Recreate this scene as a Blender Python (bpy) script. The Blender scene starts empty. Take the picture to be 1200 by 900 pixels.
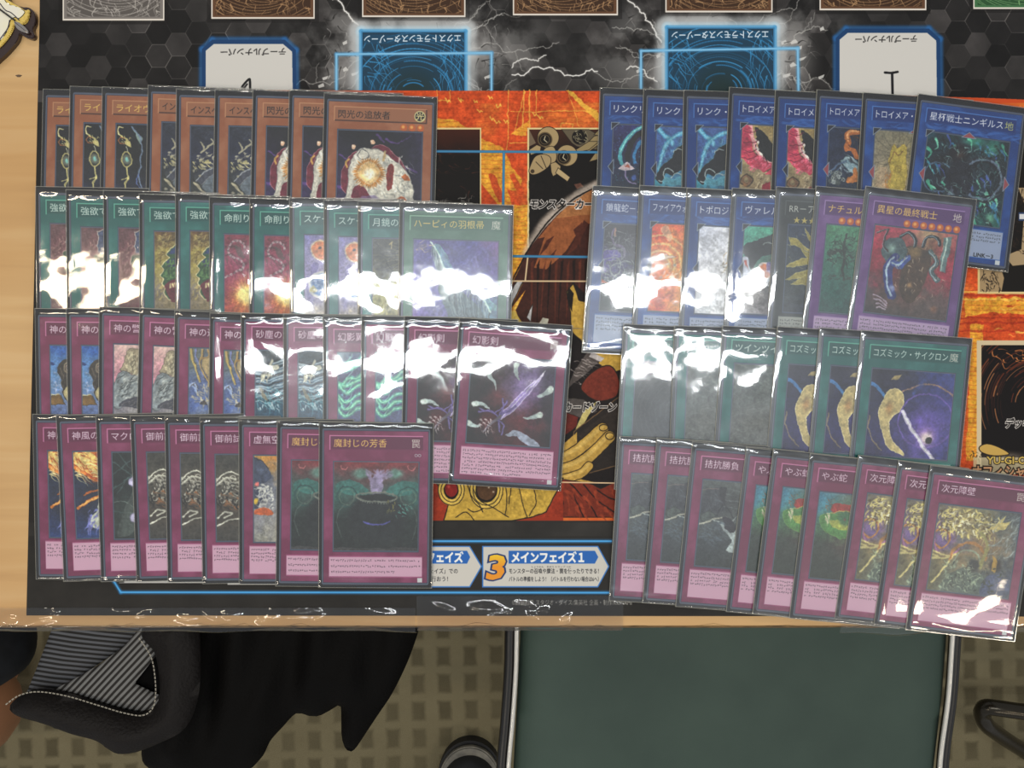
import bpy, bmesh, math, random
import numpy as np
from mathutils import Vector, Matrix
C = bpy.context.scene
rng = np.random.default_rng(7)
random.seed(7)

# ------------------------------------------------------------------ camera, world, lamps, exposure
H = 0.46                       # camera height above the table top (m)
S = 0.00047                    # metres per photo pixel on the table top
cam = bpy.data.cameras.new('camera'); co = bpy.data.objects.new('camera', cam)
C.collection.objects.link(co); co.location = (0, 0, H); C.camera = co
cam.sensor_width = 36; cam.lens = 36*H/(1200*S); cam.clip_start = .01

w = bpy.data.worlds.new('world'); C.world = w; w.use_nodes = True
bg = w.node_tree.nodes['Background']; bg.inputs[0].default_value = (.94, .96, 1, 1); bg.inputs[1].default_value = .33

def area(name, loc, sx, sy, power, col, rot=(0, 0, 0)):
    l = bpy.data.lights.new(name, 'AREA'); l.shape = 'RECTANGLE'; l.size = sx; l.size_y = sy
    l.energy = power; l.color = col
    o = bpy.data.objects.new(name, l); o.location = loc; o.rotation_euler = rot
    C.collection.objects.link(o); return o
area('ceiling_lamp', (.12, .08, 2.0), 1.45, .045, 6.0, (.97, .99, 1.0)); area('ceiling_lamp', (.12, -.13, 2.0), 1.45, .045, 5.5, (.97, .99, 1.0))
area('ceiling_lamp', (-1.25, .10, 2.0), .7, .10, 4.5, (1.0, .84, .62))
area('ceiling_lamp', (1.62, -1.02, 2.0), .45, .10, 3.5, (1.0, .86, .66))
area('ceiling_lamp', (-.6, 2.4, 2.1), 1.3, .12, 17, (1.0, .92, .80))
area('ceiling_lamp', (1.3, -2.3, 2.1), 1.3, .12, 10, (1.0, .90, .76))
area('ceiling_lamp', (-1.7, -1.5, 2.1), 1.3, .12, 9, (1.0, .88, .72))
C.view_settings.view_transform = 'Standard'; C.view_settings.look = 'None'
C.view_settings.gamma = 1; C.view_settings.use_curve_mapping = False
C.view_settings.exposure = 0.36
C.cycles.transparent_max_bounces = 24
C.cycles.max_bounces = 8

# ------------------------------------------------------------------ helpers
def P(px, py, z=0.0):          # photo pixel -> point at height z
    k = (H - z)/H*S
    return Vector(((px-600)*k, (450-py)*k, z))
def hexc(h):
    if not isinstance(h, str): return np.array(h, dtype=float)
    h = h.lstrip('#')
    if len(h) == 3: h = ''.join(c*2 for c in h)
    return np.array([int(h[i:i+2], 16)/255 for i in (0, 2, 4)])
def lin(h):
    c = hexc(h); return tuple(np.where(c <= .04045, c/12.92, ((c+.055)/1.055)**2.4)) + (1.0,)
def link(name, me, mat=None, parent=None):
    o = bpy.data.objects.new(name, me); C.collection.objects.link(o)
    if mat and not me.materials: me.materials.append(mat)
    if parent: o.parent = parent
    return o
def tag(o, label=None, cat=None, group=None, kind=None):
    if label: o['label'] = label
    if cat: o['category'] = cat
    if group: o['group'] = group
    if kind: o['kind'] = kind
    return o
def empty(name, loc=(0, 0, 0)):
    o = bpy.data.objects.new(name, None); o.empty_display_size = .01; o.location = loc
    C.collection.objects.link(o); return o
def smooth(me, on=True):
    me.polygons.foreach_set('use_smooth', [on]*len(me.polygons)); me.update(); return me
def new_mesh(name, v, f, sm=False):
    me = bpy.data.meshes.new(name); me.from_pydata([tuple(a) for a in v], [], f); me.validate(); 
    if sm: smooth(me)
    return me
def mat(name, col, rough=.6, metal=0, spec=.5, bump=None, noise=None, coat=0):
    m = bpy.data.materials.new(name); m.use_nodes = True
    nt = m.node_tree; b = nt.nodes['Principled BSDF']
    b.inputs['Base Color'].default_value = lin(col); b.inputs['Roughness'].default_value = rough
    b.inputs['Metallic'].default_value = metal; b.inputs['Specular IOR Level'].default_value = spec
    b.inputs['Coat Weight'].default_value = coat
    tc = nt.nodes.new('ShaderNodeTexCoord')
    if noise:
        n = nt.nodes.new('ShaderNodeTexNoise'); n.inputs['Scale'].default_value = noise[0]; n.inputs['Detail'].default_value = 6
        r = nt.nodes.new('ShaderNodeValToRGB'); r.color_ramp.elements[0].position = .3; r.color_ramp.elements[1].position = .7
        r.color_ramp.elements[0].color = lin(col); r.color_ramp.elements[1].color = lin(noise[1])
        nt.links.new(tc.outputs['Object'], n.inputs['Vector']); nt.links.new(n.outputs[0], r.inputs[0])
        nt.links.new(r.outputs[0], b.inputs['Base Color'])
    if bump:
        n = nt.nodes.new('ShaderNodeTexNoise'); n.inputs['Scale'].default_value = bump[0]; n.inputs['Detail'].default_value = 5
        bp = nt.nodes.new('ShaderNodeBump'); bp.inputs['Strength'].default_value = bump[1]; bp.inputs['Distance'].default_value = bump[2]
        nt.links.new(tc.outputs['Object'], n.inputs['Vector']); nt.links.new(n.outputs[0], bp.inputs['Height'])
        nt.links.new(bp.outputs[0], b.inputs['Normal'])
    return m
def tube(name, pts, r, m, parent=None, seg=14, closed=False):
    cu = bpy.data.curves.new(name, 'CURVE'); cu.dimensions = '3D'
    sp = cu.splines.new('POLY'); sp.points.add(len(pts)-1)
    for i, p in enumerate(pts): sp.points[i].co = (*p, 1)
    sp.use_cyclic_u = closed
    cu.bevel_depth = r; cu.bevel_resolution = seg//4; cu.use_fill_caps = True
    o = bpy.data.objects.new('tmp', cu); C.collection.objects.link(o)
    me = bpy.data.meshes.new_from_object(o.evaluated_get(bpy.context.evaluated_depsgraph_get()))
    bpy.data.objects.remove(o); bpy.data.curves.remove(cu)
    me.name = name; smooth(me); me.materials.clear()
    return link(name, me, m, parent)
def box_mesh(name, x0, y0, z0, x1, y1, z1, bev=0, seg=2):
    bm = bmesh.new(); bmesh.ops.create_cube(bm, size=1)
    for v in bm.verts:
        v.co = Vector((x0+(v.co.x+.5)*(x1-x0), y0+(v.co.y+.5)*(y1-y0), z0+(v.co.z+.5)*(z1-z0)))
    if bev: bmesh.ops.bevel(bm, geom=bm.edges[:], offset=bev, segments=seg, affect='EDGES')
    me = bpy.data.meshes.new(name); bm.to_mesh(me); bm.free(); return me
def prism(name, pts, z0, z1, bev=0):       # pts: list of (x, y) metres, extruded
    bm = bmesh.new(); vs = [bm.verts.new((p[0], p[1], z1)) for p in pts]
    f = bm.faces.new(vs); f.normal_update()
    if f.normal.z < 0: f.normal_flip()
    r = bmesh.ops.extrude_face_region(bm, geom=[f])
    for e in r['geom']:
        if isinstance(e, bmesh.types.BMVert): e.co.z = z1
    for v in vs: v.co.z = z0
    if bev:
        ed = [e for e in bm.edges if all(abs(v.co.z-z1) < 1e-7 for v in e.verts)]
        bmesh.ops.bevel(bm, geom=ed, offset=bev, segments=2, affect='EDGES')
    bmesh.ops.recalc_face_normals(bm, faces=bm.faces[:])
    me = bpy.data.meshes.new(name); bm.to_mesh(me); bm.free(); return me
def spline(pts, n=8, closed=False):
    p = np.array(pts, float); k = len(p)
    if k < 3: return p
    out = []
    rngk = range(k) if closed else range(k-1)
    for i in rngk:
        if closed: a, b, c, d = p[i-1], p[i], p[(i+1) % k], p[(i+2) % k]
        else: a, b, c, d = p[max(i-1, 0)], p[i], p[i+1], p[min(i+2, k-1)]
        for t in np.linspace(0, 1, n, endpoint=False):
            out.append(.5*((2*b)+(c-a)*t+(2*a-5*b+4*c-d)*t*t+(3*b-3*c+d-a)*t**3))
    if not closed: out.append(p[-1])
    return np.array(out)

# ------------------------------------------------------------------ a small painter for the flat prints
def vnoise(h, w_, cell, r):
    gh, gw = int(h/cell)+3, int(w_/cell)+3
    g = r.random((gh, gw)); y = np.arange(h)/cell; x = np.arange(w_)/cell
    yi, xi = y.astype(int), x.astype(int); fy, fx = y-yi, x-xi
    fy = (fy*fy*(3-2*fy))[:, None]; fx = (fx*fx*(3-2*fx))[None]
    a = g[yi][:, xi]; b = g[yi][:, xi+1]; c = g[yi+1][:, xi]; d = g[yi+1][:, xi+1]
    return a*(1-fx)*(1-fy)+b*fx*(1-fy)+c*(1-fx)*fy+d*fx*fy
def fbm(h, w_, cell, r, o=4):
    s = 0; t = 0; a = 1
    for i in range(o):
        s = s+a*vnoise(h, w_, max(cell, 1.01), r); t += a; a *= .55; cell /= 2
    return s/t
_tc = None; _tcache = {}
def text_tris(s, off=0.0):
    global _tc
    if (s, off) in _tcache: return _tcache[(s, off)]
    if _tc is None:
        cu = bpy.data.curves.new('type', 'FONT'); cu.resolution_u = 2
        _tc = bpy.data.objects.new('type', cu); C.collection.objects.link(_tc)
    _tc.data.body = s; _tc.data.offset = off; _tc.update_tag()
    dg = bpy.context.evaluated_depsgraph_get(); dg.update()
    ev = _tc.evaluated_get(dg); me = ev.to_mesh(); me.calc_loop_triangles()
    v = np.array([x.co[:2] for x in me.vertices]); t = np.array([x.vertices[:] for x in me.loop_triangles])
    ev.to_mesh_clear(); _tcache[(s, off)] = (v, t); return v, t
class Cv:
    def __init__(s, x0, y0, w_, h, sc, col='#000', seed=1):
        s.x0, s.y0, s.sc = x0, y0, sc; s.W, s.H = int(round(w_*sc)), int(round(h*sc))
        s.a = np.empty((s.H, s.W, 3), np.float32); s.a[:] = hexc(col); s.r = np.random.default_rng(seed)
        s.clip = None
    def bb(s, x0, y0, x1, y1):
        X0, Y0, X1, Y1 = [(v) for v in ((x0-s.x0)*s.sc, (y0-s.y0)*s.sc, (x1-s.x0)*s.sc, (y1-s.y0)*s.sc)]
        X0, Y0 = max(int(math.floor(X0)), 0), max(int(math.floor(Y0)), 0)
        X1, Y1 = min(int(math.ceil(X1)), s.W), min(int(math.ceil(Y1)), s.H)
        if s.clip:
            c = s.clip; X0, Y0, X1, Y1 = max(X0, c[0]), max(Y0, c[1]), min(X1, c[2]), min(Y1, c[3])
        return X0, Y0, X1, Y1
    def setclip(s, *b):
        s.clip = None
        if b: s.clip = s.bb(*b)
    def grid(s, b):
        X0, Y0, X1, Y1 = b
        return np.meshgrid((np.arange(X0, X1)+.5)/s.sc+s.x0, (np.arange(Y0, Y1)+.5)/s.sc+s.y0)
    def put(s, b, al, col, mode='n'):
        X0, Y0, X1, Y1 = b; v = s.a[Y0:Y1, X0:X1]; al = al[..., None]; col = hexc(col)
        if mode == 'add': v += al*col; np.clip(v, 0, 1, out=v)
        else: v[:] = v*(1-al)+al*col
    def rect(s, x0, y0, x1, y1, col, al=1, noise=0, cell=6):
        b = s.bb(x0, y0, x1, y1)
        if b[2] <= b[0] or b[3] <= b[1]: return
        s.put(b, np.full((b[3]-b[1], b[2]-b[0]), al), col)
        if noise: s.a[b[1]:b[3], b[0]:b[2]] *= (1+noise*(fbm(b[3]-b[1], b[2]-b[0], cell*s.sc, s.r)-.5))[..., None]
    k = 1
    def grads(s, x0, y0, x1, y1, g, warp=0, cell=10):
        x1, y1 = x1/s.k, y1/s.k
        b = s.bb(x0, y0, x1, y1); g = np.array([[hexc(c) for c in row] for row in g]); gh, gw = g.shape[:2]
        X, Y = s.grid(b); h, w_ = X.shape
        if h < 1 or w_ < 1: return
        fx = (X-x0)/(x1-x0); fy = (Y-y0)/(y1-y0)
        if warp:
            fx = fx+(fbm(h, w_, cell*s.sc, s.r, 4)-.5)*warp; fy = fy+(fbm(h, w_, cell*s.sc, s.r, 4)-.5)*warp
        fx = np.clip(fx, 0, 1)*(gw-1); fy = np.clip(fy, 0, 1)*(gh-1)
        xi = np.minimum(fx.astype(int), max(gw-2, 0)); yi = np.minimum(fy.astype(int), max(gh-2, 0))
        tx = (fx-xi)[..., None]; ty = (fy-yi)[..., None]; x2 = np.minimum(xi+1, gw-1); y2 = np.minimum(yi+1, gh-1)
        s.a[b[1]:b[3], b[0]:b[2]] = (g[yi, xi]*(1-tx)+g[yi, x2]*tx)*(1-ty)+(g[y2, xi]*(1-tx)+g[y2, x2]*tx)*ty
    def poly(s, pts, col, al=1, curve=False, edge=None, ew=.6, noise=0):
        p = spline(pts, 6, True) if curve else np.array(pts, float)
        b = s.bb(p[:, 0].min()-1, p[:, 1].min()-1, p[:, 0].max()+1, p[:, 1].max()+1)
        if b[2] <= b[0] or b[3] <= b[1]: return
        n = 2; xs = (np.arange(b[0]*n, b[2]*n)+.5)/(s.sc*n)+s.x0; ys = (np.arange(b[1]*n, b[3]*n)+.5)/(s.sc*n)+s.y0
        m = np.zeros((len(ys), len(xs)), bool); q = np.roll(p, -1, 0)
        for (ax, ay), (bx, by) in zip(p, q):
            if ay == by: continue
            rows = np.where((ys >= min(ay, by)) & (ys < max(ay, by)))[0]
            if len(rows) == 0: continue
            xc = ax+(ys[rows]-ay)*(bx-ax)/(by-ay)
            m[rows] ^= xs[None] > xc[:, None]
        A = m.reshape(m.shape[0]//n, n, m.shape[1]//n, n).mean((1, 3))*al
        if noise: A = A*(1-noise*fbm(A.shape[0], A.shape[1], 5*s.sc, s.r))
        s.put(b, A, col)
        if edge: s.line(list(p)+[p[0]], ew, edge)
    def line(s, pts, w_, col, al=1, curve=False, soft=0, taper=False, mode='n'):
        p = spline(pts, 7) if curve else np.array(pts, float)
        for i in range(len(p)-1):
            a, c = p[i], p[i+1]; ww = w_
            if taper: ww = w_*(1-i/len(p))
            m = ww/2+soft+.8
            b = s.bb(min(a[0], c[0])-m, min(a[1], c[1])-m, max(a[0], c[0])+m, max(a[1], c[1])+m)
            if b[2] <= b[0] or b[3] <= b[1]: continue
            X, Y = s.grid(b); d = c-a; L = (d@d)+1e-9
            t = np.clip(((X-a[0])*d[0]+(Y-a[1])*d[1])/L, 0, 1)
            ds = np.hypot(X-a[0]-t*d[0], Y-a[1]-t*d[1])
            A = np.clip((ww/2-ds)/(soft+1/s.sc)+.5, 0, 1)
            if soft: A = A*A*(3-2*A)
            s.put(b, A*al, col, mode)
    def glow(s, x, y, r, col, al=1, hard=.0, mode='n', ry=None):
        ry = ry or r; b = s.bb(x-r, y-ry, x+r, y+ry)
        if b[2] <= b[0] or b[3] <= b[1]: return
        X, Y = s.grid(b); d = np.sqrt(((X-x)/r)**2+((Y-y)/ry)**2)
        A = np.clip((1-d)/(1-hard+1e-6), 0, 1); A = A*A*(3-2*A) if hard < .9 else np.clip((1-d)*min(r, ry)*s.sc, 0, 1)
        s.put(b, A*al, col, mode)
    def ring(s, x, y, r, w_, col, al=1, a0=0, a1=360, ry=None, soft=0):
        ry = ry or r; t = np.radians(np.linspace(a0, a1, 28))
        s.line(np.c_[x+r*np.cos(t), y+ry*np.sin(t)], w_, col, al, soft=soft)
    def rays(s, x, y, r0, r1, n, w_, col, al=1, j=.4):
        for i in range(n):
            a = 2*math.pi*(i+s.r.random()*j)/n; k = r0+(r1-r0)*(1-j*s.r.random())
            s.poly([(x+r0*math.cos(a-w_), y+r0*math.sin(a-w_)), (x+k*math.cos(a), y+k*math.sin(a)), (x+r0*math.cos(a+w_), y+r0*math.sin(a+w_))], col, al)
    def hatch(s, x0, y0, x1, y1, n, L, ang, col, w_=.8, al=.8, jit=25, bend=.25):
        for i in range(n):
            x, y = x0+s.r.random()*(x1-x0), y0+s.r.random()*(y1-y0); a = math.radians(ang+(s.r.random()-.5)*2*jit)
            l = L*(.4+.8*s.r.random()); dx, dy = l*math.cos(a), l*math.sin(a); k = (s.r.random()-.5)*2*bend
            s.line([(x, y), (x+dx/2-dy*k, y+dy/2+dx*k), (x+dx, y+dy)], w_*(.5+s.r.random()), col, al*(.5+.5*s.r.random()), curve=True, taper=True)
    def mottled(s, x0, y0, x1, y1, amt, cell):
        b = s.bb(x0, y0, x1, y1); v = s.a[b[1]:b[3], b[0]:b[2]]
        v *= (1+amt*(fbm(b[3]-b[1], b[2]-b[0], cell*s.sc, s.r, 5)-.5)*2)[..., None]; np.clip(v, 0, 1, out=v)
    def warp(s, x0, y0, x1, y1, amp, cell, grain=0):
        X0, Y0, X1, Y1 = s.bb(x0, y0, x1, y1); h, w_ = Y1-Y0, X1-X0
        dx = (fbm(h, w_, cell*s.sc, s.r, 4)-.5)*2*amp*s.sc; dy = (fbm(h, w_, cell*s.sc, s.r, 4)-.5)*2*amp*s.sc
        yy, xx = np.mgrid[0:h, 0:w_]; u = np.clip(xx+dx, 0, w_-1.001); v = np.clip(yy+dy, 0, h-1.001)
        ui, vi = u.astype(int), v.astype(int); fu, fv = (u-ui)[..., None], (v-vi)[..., None]; u2, v2 = np.minimum(ui+1, w_-1), np.minimum(vi+1, h-1)
        a = s.a[Y0:Y1, X0:X1].copy()
        o = (a[vi, ui]*(1-fu)+a[vi, u2]*fu)*(1-fv)+(a[v2, ui]*(1-fu)+a[v2, u2]*fu)*fv
        if grain:
            g = (fbm(h, w_, 2.2*s.sc, s.r, 3)-.5)*grain+(fbm(h, w_, 7*s.sc, s.r, 3)-.5)*grain
            o = np.clip(o*(1+g[..., None]*1.6)+g[..., None]*.10, 0, 1)
        s.a[Y0:Y1, X0:X1] = o
    def text(s, t, x, y, h, col, width=None, off=0, al=1, rot=0, anchor='l', shear=0, slope=0, maxw=None):
        v, tr = text_tris(t, off)
        if not len(v): return
        v0, _ = text_tris(t, 0.0); mn, mx = v0.min(0), v0.max(0)
        k = h/.78; kx = k
        if width: kx = width/(mx[0]-mn[0])
        elif maxw and (mx[0]-mn[0])*k > maxw: kx = maxw/(mx[0]-mn[0])
        u = (v[:, 0]-mn[0])*kx; q = -(v[:, 1]-.37)*k
        if anchor == 'c': u = u-(mx[0]-mn[0])*kx/2
        u = u-shear*q
        a = math.radians(rot); ca, sa = math.cos(a), math.sin(a)
        p = np.c_[x+u*ca-q*sa, y+u*sa+q*ca]
        b = s.bb(p[:, 0].min()-.5, p[:, 1].min()-.5, p[:, 0].max()+.5, p[:, 1].max()+.5)
        if b[2] <= b[0] or b[3] <= b[1]: return
        n = 3; Q = (p-[s.x0, s.y0])*s.sc*n-[b[0]*n, b[1]*n]; Wm, Hm = (b[2]-b[0])*n, (b[3]-b[1])*n
        m = np.zeros((Hm, Wm), bool)
        for T in Q[tr]:
            xa, ya = np.maximum(np.floor(T.min(0)), 0).astype(int); xb, yb = np.ceil(T.max(0)).astype(int)+1
            xb, yb = min(xb, Wm), min(yb, Hm)
            if xb <= xa or yb <= ya: continue
            X = np.arange(xa, xb)[None]+.5; Y = np.arange(ya, yb)[:, None]+.5
            e = []
            for i in range(3):
                c, d = T[i], T[(i+1) % 3]; e.append((d[0]-c[0])*(Y-c[1])-(d[1]-c[1])*(X-c[0]))
            m[ya:yb, xa:xb] |= ((e[0] >= 0) & (e[1] >= 0) & (e[2] >= 0)) | ((e[0] <= 0) & (e[1] <= 0) & (e[2] <= 0))
        s.put(b, m.reshape(Hm//n, n, Wm//n, n).mean((1, 3))*al, col)
    def image(s, name):
        im = bpy.data.images.new(name, s.W, s.H); px = np.ones((s.H, s.W, 4), np.float32)
        px[..., :3] = np.clip(s.a[::-1], 0, 1); im.pixels.foreach_set(px.ravel()); im.update(); im.pack(); return im
def img_mat(name, im, rough=.45, spec=.4, foil=0):
    m = bpy.data.materials.new(name); m.use_nodes = True; nt = m.node_tree; b = nt.nodes['Principled BSDF']
    t = nt.nodes.new('ShaderNodeTexImage'); t.image = im; t.extension = 'EXTEND'
    uv = nt.nodes.new('ShaderNodeUVMap'); uv.uv_map = 'UVMap'
    nt.links.new(uv.outputs[0], t.inputs[0]); nt.links.new(t.outputs[0], b.inputs['Base Color'])
    b.inputs['Roughness'].default_value = rough; b.inputs['Specular IOR Level'].default_value = spec
    return m
def planar_uv(me, x0, y0, x1, y1):
    uv = me.uv_layers.new(name='UVMap')
    for lp in me.loops:
        c = me.vertices[lp.vertex_index].co; uv.data[lp.index].uv = ((c.x-x0)/(x1-x0), (c.y-y0)/(y1-y0))
# ------------------------------------------------------------------ floor, table, play mat
ZF = -.70
def floor_material():
    m = mat('carpet', '#7c7458', .95, spec=.1); nt = m.node_tree; N, L = nt.nodes.new, nt.links.new; b = nt.nodes['Principled BSDF']
    tc = N('ShaderNodeTexCoord'); mp = N('ShaderNodeMapping'); mp.inputs['Rotation'].default_value = (0, 0, math.radians(-1.5)); mp.inputs['Location'].default_value = (.0135, .0195, 0)
    sx = N('ShaderNodeSeparateXYZ'); L(tc.outputs['Object'], mp.inputs[0]); L(mp.outputs[0], sx.inputs[0])
    def mth(op, a, v=None):
        n = N('ShaderNodeMath'); n.operation = op
        for i, q in enumerate((a, v)):
            if q is None: continue
            if isinstance(q, (int, float)): n.inputs[i].default_value = q
            else: L(q, n.inputs[i])
        return n.outputs[0]
    nz = N('ShaderNodeTexNoise'); nz.inputs['Scale'].default_value = 60; nz.inputs['Detail'].default_value = 3; L(tc.outputs['Object'], nz.inputs['Vector'])
    jit = mth('MULTIPLY', mth('SUBTRACT', nz.outputs[0], .5), .16)
    def cell(src, pitch, half):
        f = mth('FRACT', mth('DIVIDE', src, pitch)); d = mth('ABSOLUTE', mth('SUBTRACT', f, .5))
        return mth('SUBTRACT', half, mth('ADD', d, jit))
    dx = cell(sx.outputs[0], .0365, .25); dy = cell(sx.outputs[1], .0375, .35)
    mn = mth('MINIMUM', dx, dy); st = N('ShaderNodeMapRange'); st.inputs['From Min'].default_value = -.06; st.inputs['From Max'].default_value = .08; L(mn, st.inputs['Value'])
    n2 = N('ShaderNodeTexNoise'); n2.inputs['Scale'].default_value = 9; n2.inputs['Detail'].default_value = 8; n2.inputs['Roughness'].default_value = .7; L(tc.outputs['Object'], n2.inputs['Vector'])
    c1 = N('ShaderNodeMix'); c1.data_type = 'RGBA'; c1.inputs['A'].default_value = lin('#645c46'); c1.inputs['B'].default_value = lin('#827a60'); L(n2.outputs[0], c1.inputs['Factor'])
    c2 = N('ShaderNodeMix'); c2.data_type = 'RGBA'; L(c1.outputs['Result'], c2.inputs['A']); c2.inputs['B'].default_value = lin('#443e2e')
    L(mth('MULTIPLY', st.outputs[0], mth('MULTIPLY', n2.outputs[0], 1.15)), c2.inputs['Factor']); L(c2.outputs['Result'], b.inputs['Base Color'])
    n3 = N('ShaderNodeTexNoise'); n3.inputs['Scale'].default_value = 500; bp = N('ShaderNodeBump'); bp.inputs['Strength'].default_value = .5; bp.inputs['Distance'].default_value = .002
    L(tc.outputs['Object'], n3.inputs['Vector']); L(n3.outputs[0], bp.inputs['Height']); L(bp.outputs[0], b.inputs['Normal']); return m
fl = link('floor', box_mesh('floor', -1.8, -1.6, ZF-.02, 1.8, 1.8, ZF), floor_material()); tag(fl, 'olive grey carpet with rows of small dark squares', 'floor', kind='structure')

def wood_material():
    m = mat('wood', '#caa270', .42, spec=.35); nt = m.node_tree; N, L = nt.nodes.new, nt.links.new; b = nt.nodes['Principled BSDF']
    tc = N('ShaderNodeTexCoord'); mp = N('ShaderNodeMapping'); mp.inputs['Scale'].default_value = (4, 60, 10); L(tc.outputs['Object'], mp.inputs[0])
    n = N('ShaderNodeTexNoise'); n.inputs['Scale'].default_value = 1.2; n.inputs['Detail'].default_value = 8; n.inputs['Distortion'].default_value = 1.0; L(mp.outputs[0], n.inputs['Vector'])
    r = N('ShaderNodeValToRGB'); e = r.color_ramp.elements; e[0].position = .3; e[0].color = lin('#c09a68'); e[1].position = .68; e[1].color = lin('#cdaa78'); x = e.new(.5); x.color = lin('#c8a26e')
    L(n.outputs[0], r.inputs[0])
    n2 = N('ShaderNodeTexNoise'); n2.inputs['Scale'].default_value = 9; L(tc.outputs['Object'], n2.inputs['Vector'])
    mx = N('ShaderNodeMix'); mx.data_type = 'RGBA'; mx.blend_type = 'MULTIPLY'; mx.inputs['Factor'].default_value = .35; L(r.outputs[0], mx.inputs['A'])
    r2 = N('ShaderNodeValToRGB'); r2.color_ramp.elements[0].position = .35; r2.color_ramp.elements[0].color = lin('#e0c8a8'); r2.color_ramp.elements[1].position = .65; r2.color_ramp.elements[1].color = (1, 1, 1, 1); L(n2.outputs[0], r2.inputs[0])
    L(r2.outputs[0], mx.inputs['B']); L(mx.outputs['Result'], b.inputs['Base Color']); return m
table = empty('table'); tag(table, 'long pale wooden table with a chipped front edge', 'table')
TY = P(0, 734.5)[1]
link('table_top', box_mesh('table_top', -.62, TY, -.026, .62, .52, 0, .0008), wood_material(), table)
def edge_band():
    n = 520; r = np.random.default_rng(5); v = []; f = []
    xs = np.linspace(-.62, .62, n); nz = vnoise(1, n, 7, r)[0]*.6+vnoise(1, n, 2.2, r)[0]*.4
    for x, k in zip(xs, nz):
        d = .0003+max(0, k-.52)*.006; o = .0012+.0009*k
        v += [(x, TY+d, .00008), (x, TY-.0002, -.0002-.0006*k), (x, TY-o, -.003-.002*k), (x, TY-o*.7, -.024)]
    for i in range(n-1):
        for j in range(3): a = i*4+j; f.append((a, a+1, a+5, a+4))
    return new_mesh('edge_band', v, f)
link('edge_band', edge_band(), mat('edge_band', '#4f3d24', .8, noise=(160, '#8c6c40')), table)
m_steel = mat('dark_steel', '#3a3a3a', .4, metal=.8)
for lx, ly in ((-.585, .47), (.585, .47), (-.585, -.05), (.585, -.05)):
    link('leg', box_mesh('leg', lx-.018, ly-.018, ZF, lx+.018, ly+.018, -.026, .002), m_steel, table)
sm = prism('table_mark', [(P(22, 89)[0]+.0016*math.cos(t)*(1+.3*math.sin(3*t)), P(22, 89)[1]+.0007*math.sin(t)) for t in np.linspace(0, 6.1, 14)], 0, .00012)
link('table_mark', sm, mat('table_mark', '#5c4a38', .8), table)

def hexes(c, x0, y0, x1, y1):
    b = c.bb(x0, y0, x1, y1); X, Y = c.grid(b); R = 15.6; dx = 1.5*R; dy = math.sqrt(3)*R
    X2, Y2 = X-116, Y-52.5; best = np.full(X.shape, 1e9); sec = best.copy(); bid = np.zeros(X.shape, int)
    ci = np.round(X2/dx).astype(int)
    for k in (-1, 0, 1):
        i = ci+k; oy = (np.abs(i) % 2)*dy/2; j = np.round((Y2-oy)/dy)
        for jj in (-1, 0, 1):
            cx, cy = i*dx, (j+jj)*dy+oy; d = np.hypot(X2-cx, Y2-cy); ids = (i+500)*1000+(j+jj+500).astype(int)
            nb = d < best; sec = np.where(nb, best, np.minimum(sec, np.where(ids == bid, 1e9, d))); bid = np.where(nb, ids, bid); best = np.where(nb, d, best)
    h = ((bid*7919) % 97)/97.; edge = (sec-best)/2
    g = .085+.15*h*h; lm = np.clip(1.1-edge/.7, 0, 1)
    vis = fbm(X.shape[0], X.shape[1], 60*c.sc, c.r, 3); lm = lm*np.clip((vis-.44)*5, .06, .75)*np.clip(((bid*31) % 13)/11-.15, 0, 1)
    c.a[b[1]:b[3], b[0]:b[2]] = g[..., None]*np.array([1.02, .97, .95]); c.put(b, lm, '#8a8580')
    nz = fbm(X.shape[0], X.shape[1], 26*c.sc, c.r, 5); c.a[b[1]:b[3], b[0]:b[2]] *= (.7+.6*nz)[..., None]
def bolt(c, p, q, w_, col, al, depth=5, jit=.22):
    pts = [np.array(p, float), np.array(q, float)]
    for _ in range(depth):
        o = [pts[0]]
        for a, b in zip(pts, pts[1:]):
            d = b-a; m = (a+b)/2+np.array([-d[1], d[0]])*(c.r.random()-.5)*2*jit; o += [m, b]
        pts = o
    c.line(pts, w_*2.4, col, al*.18, soft=1.5); c.line(pts, w_, col, al); return pts
MX0, MY0, MX1, MY1 = 20, -70, 1300, 726
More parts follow.
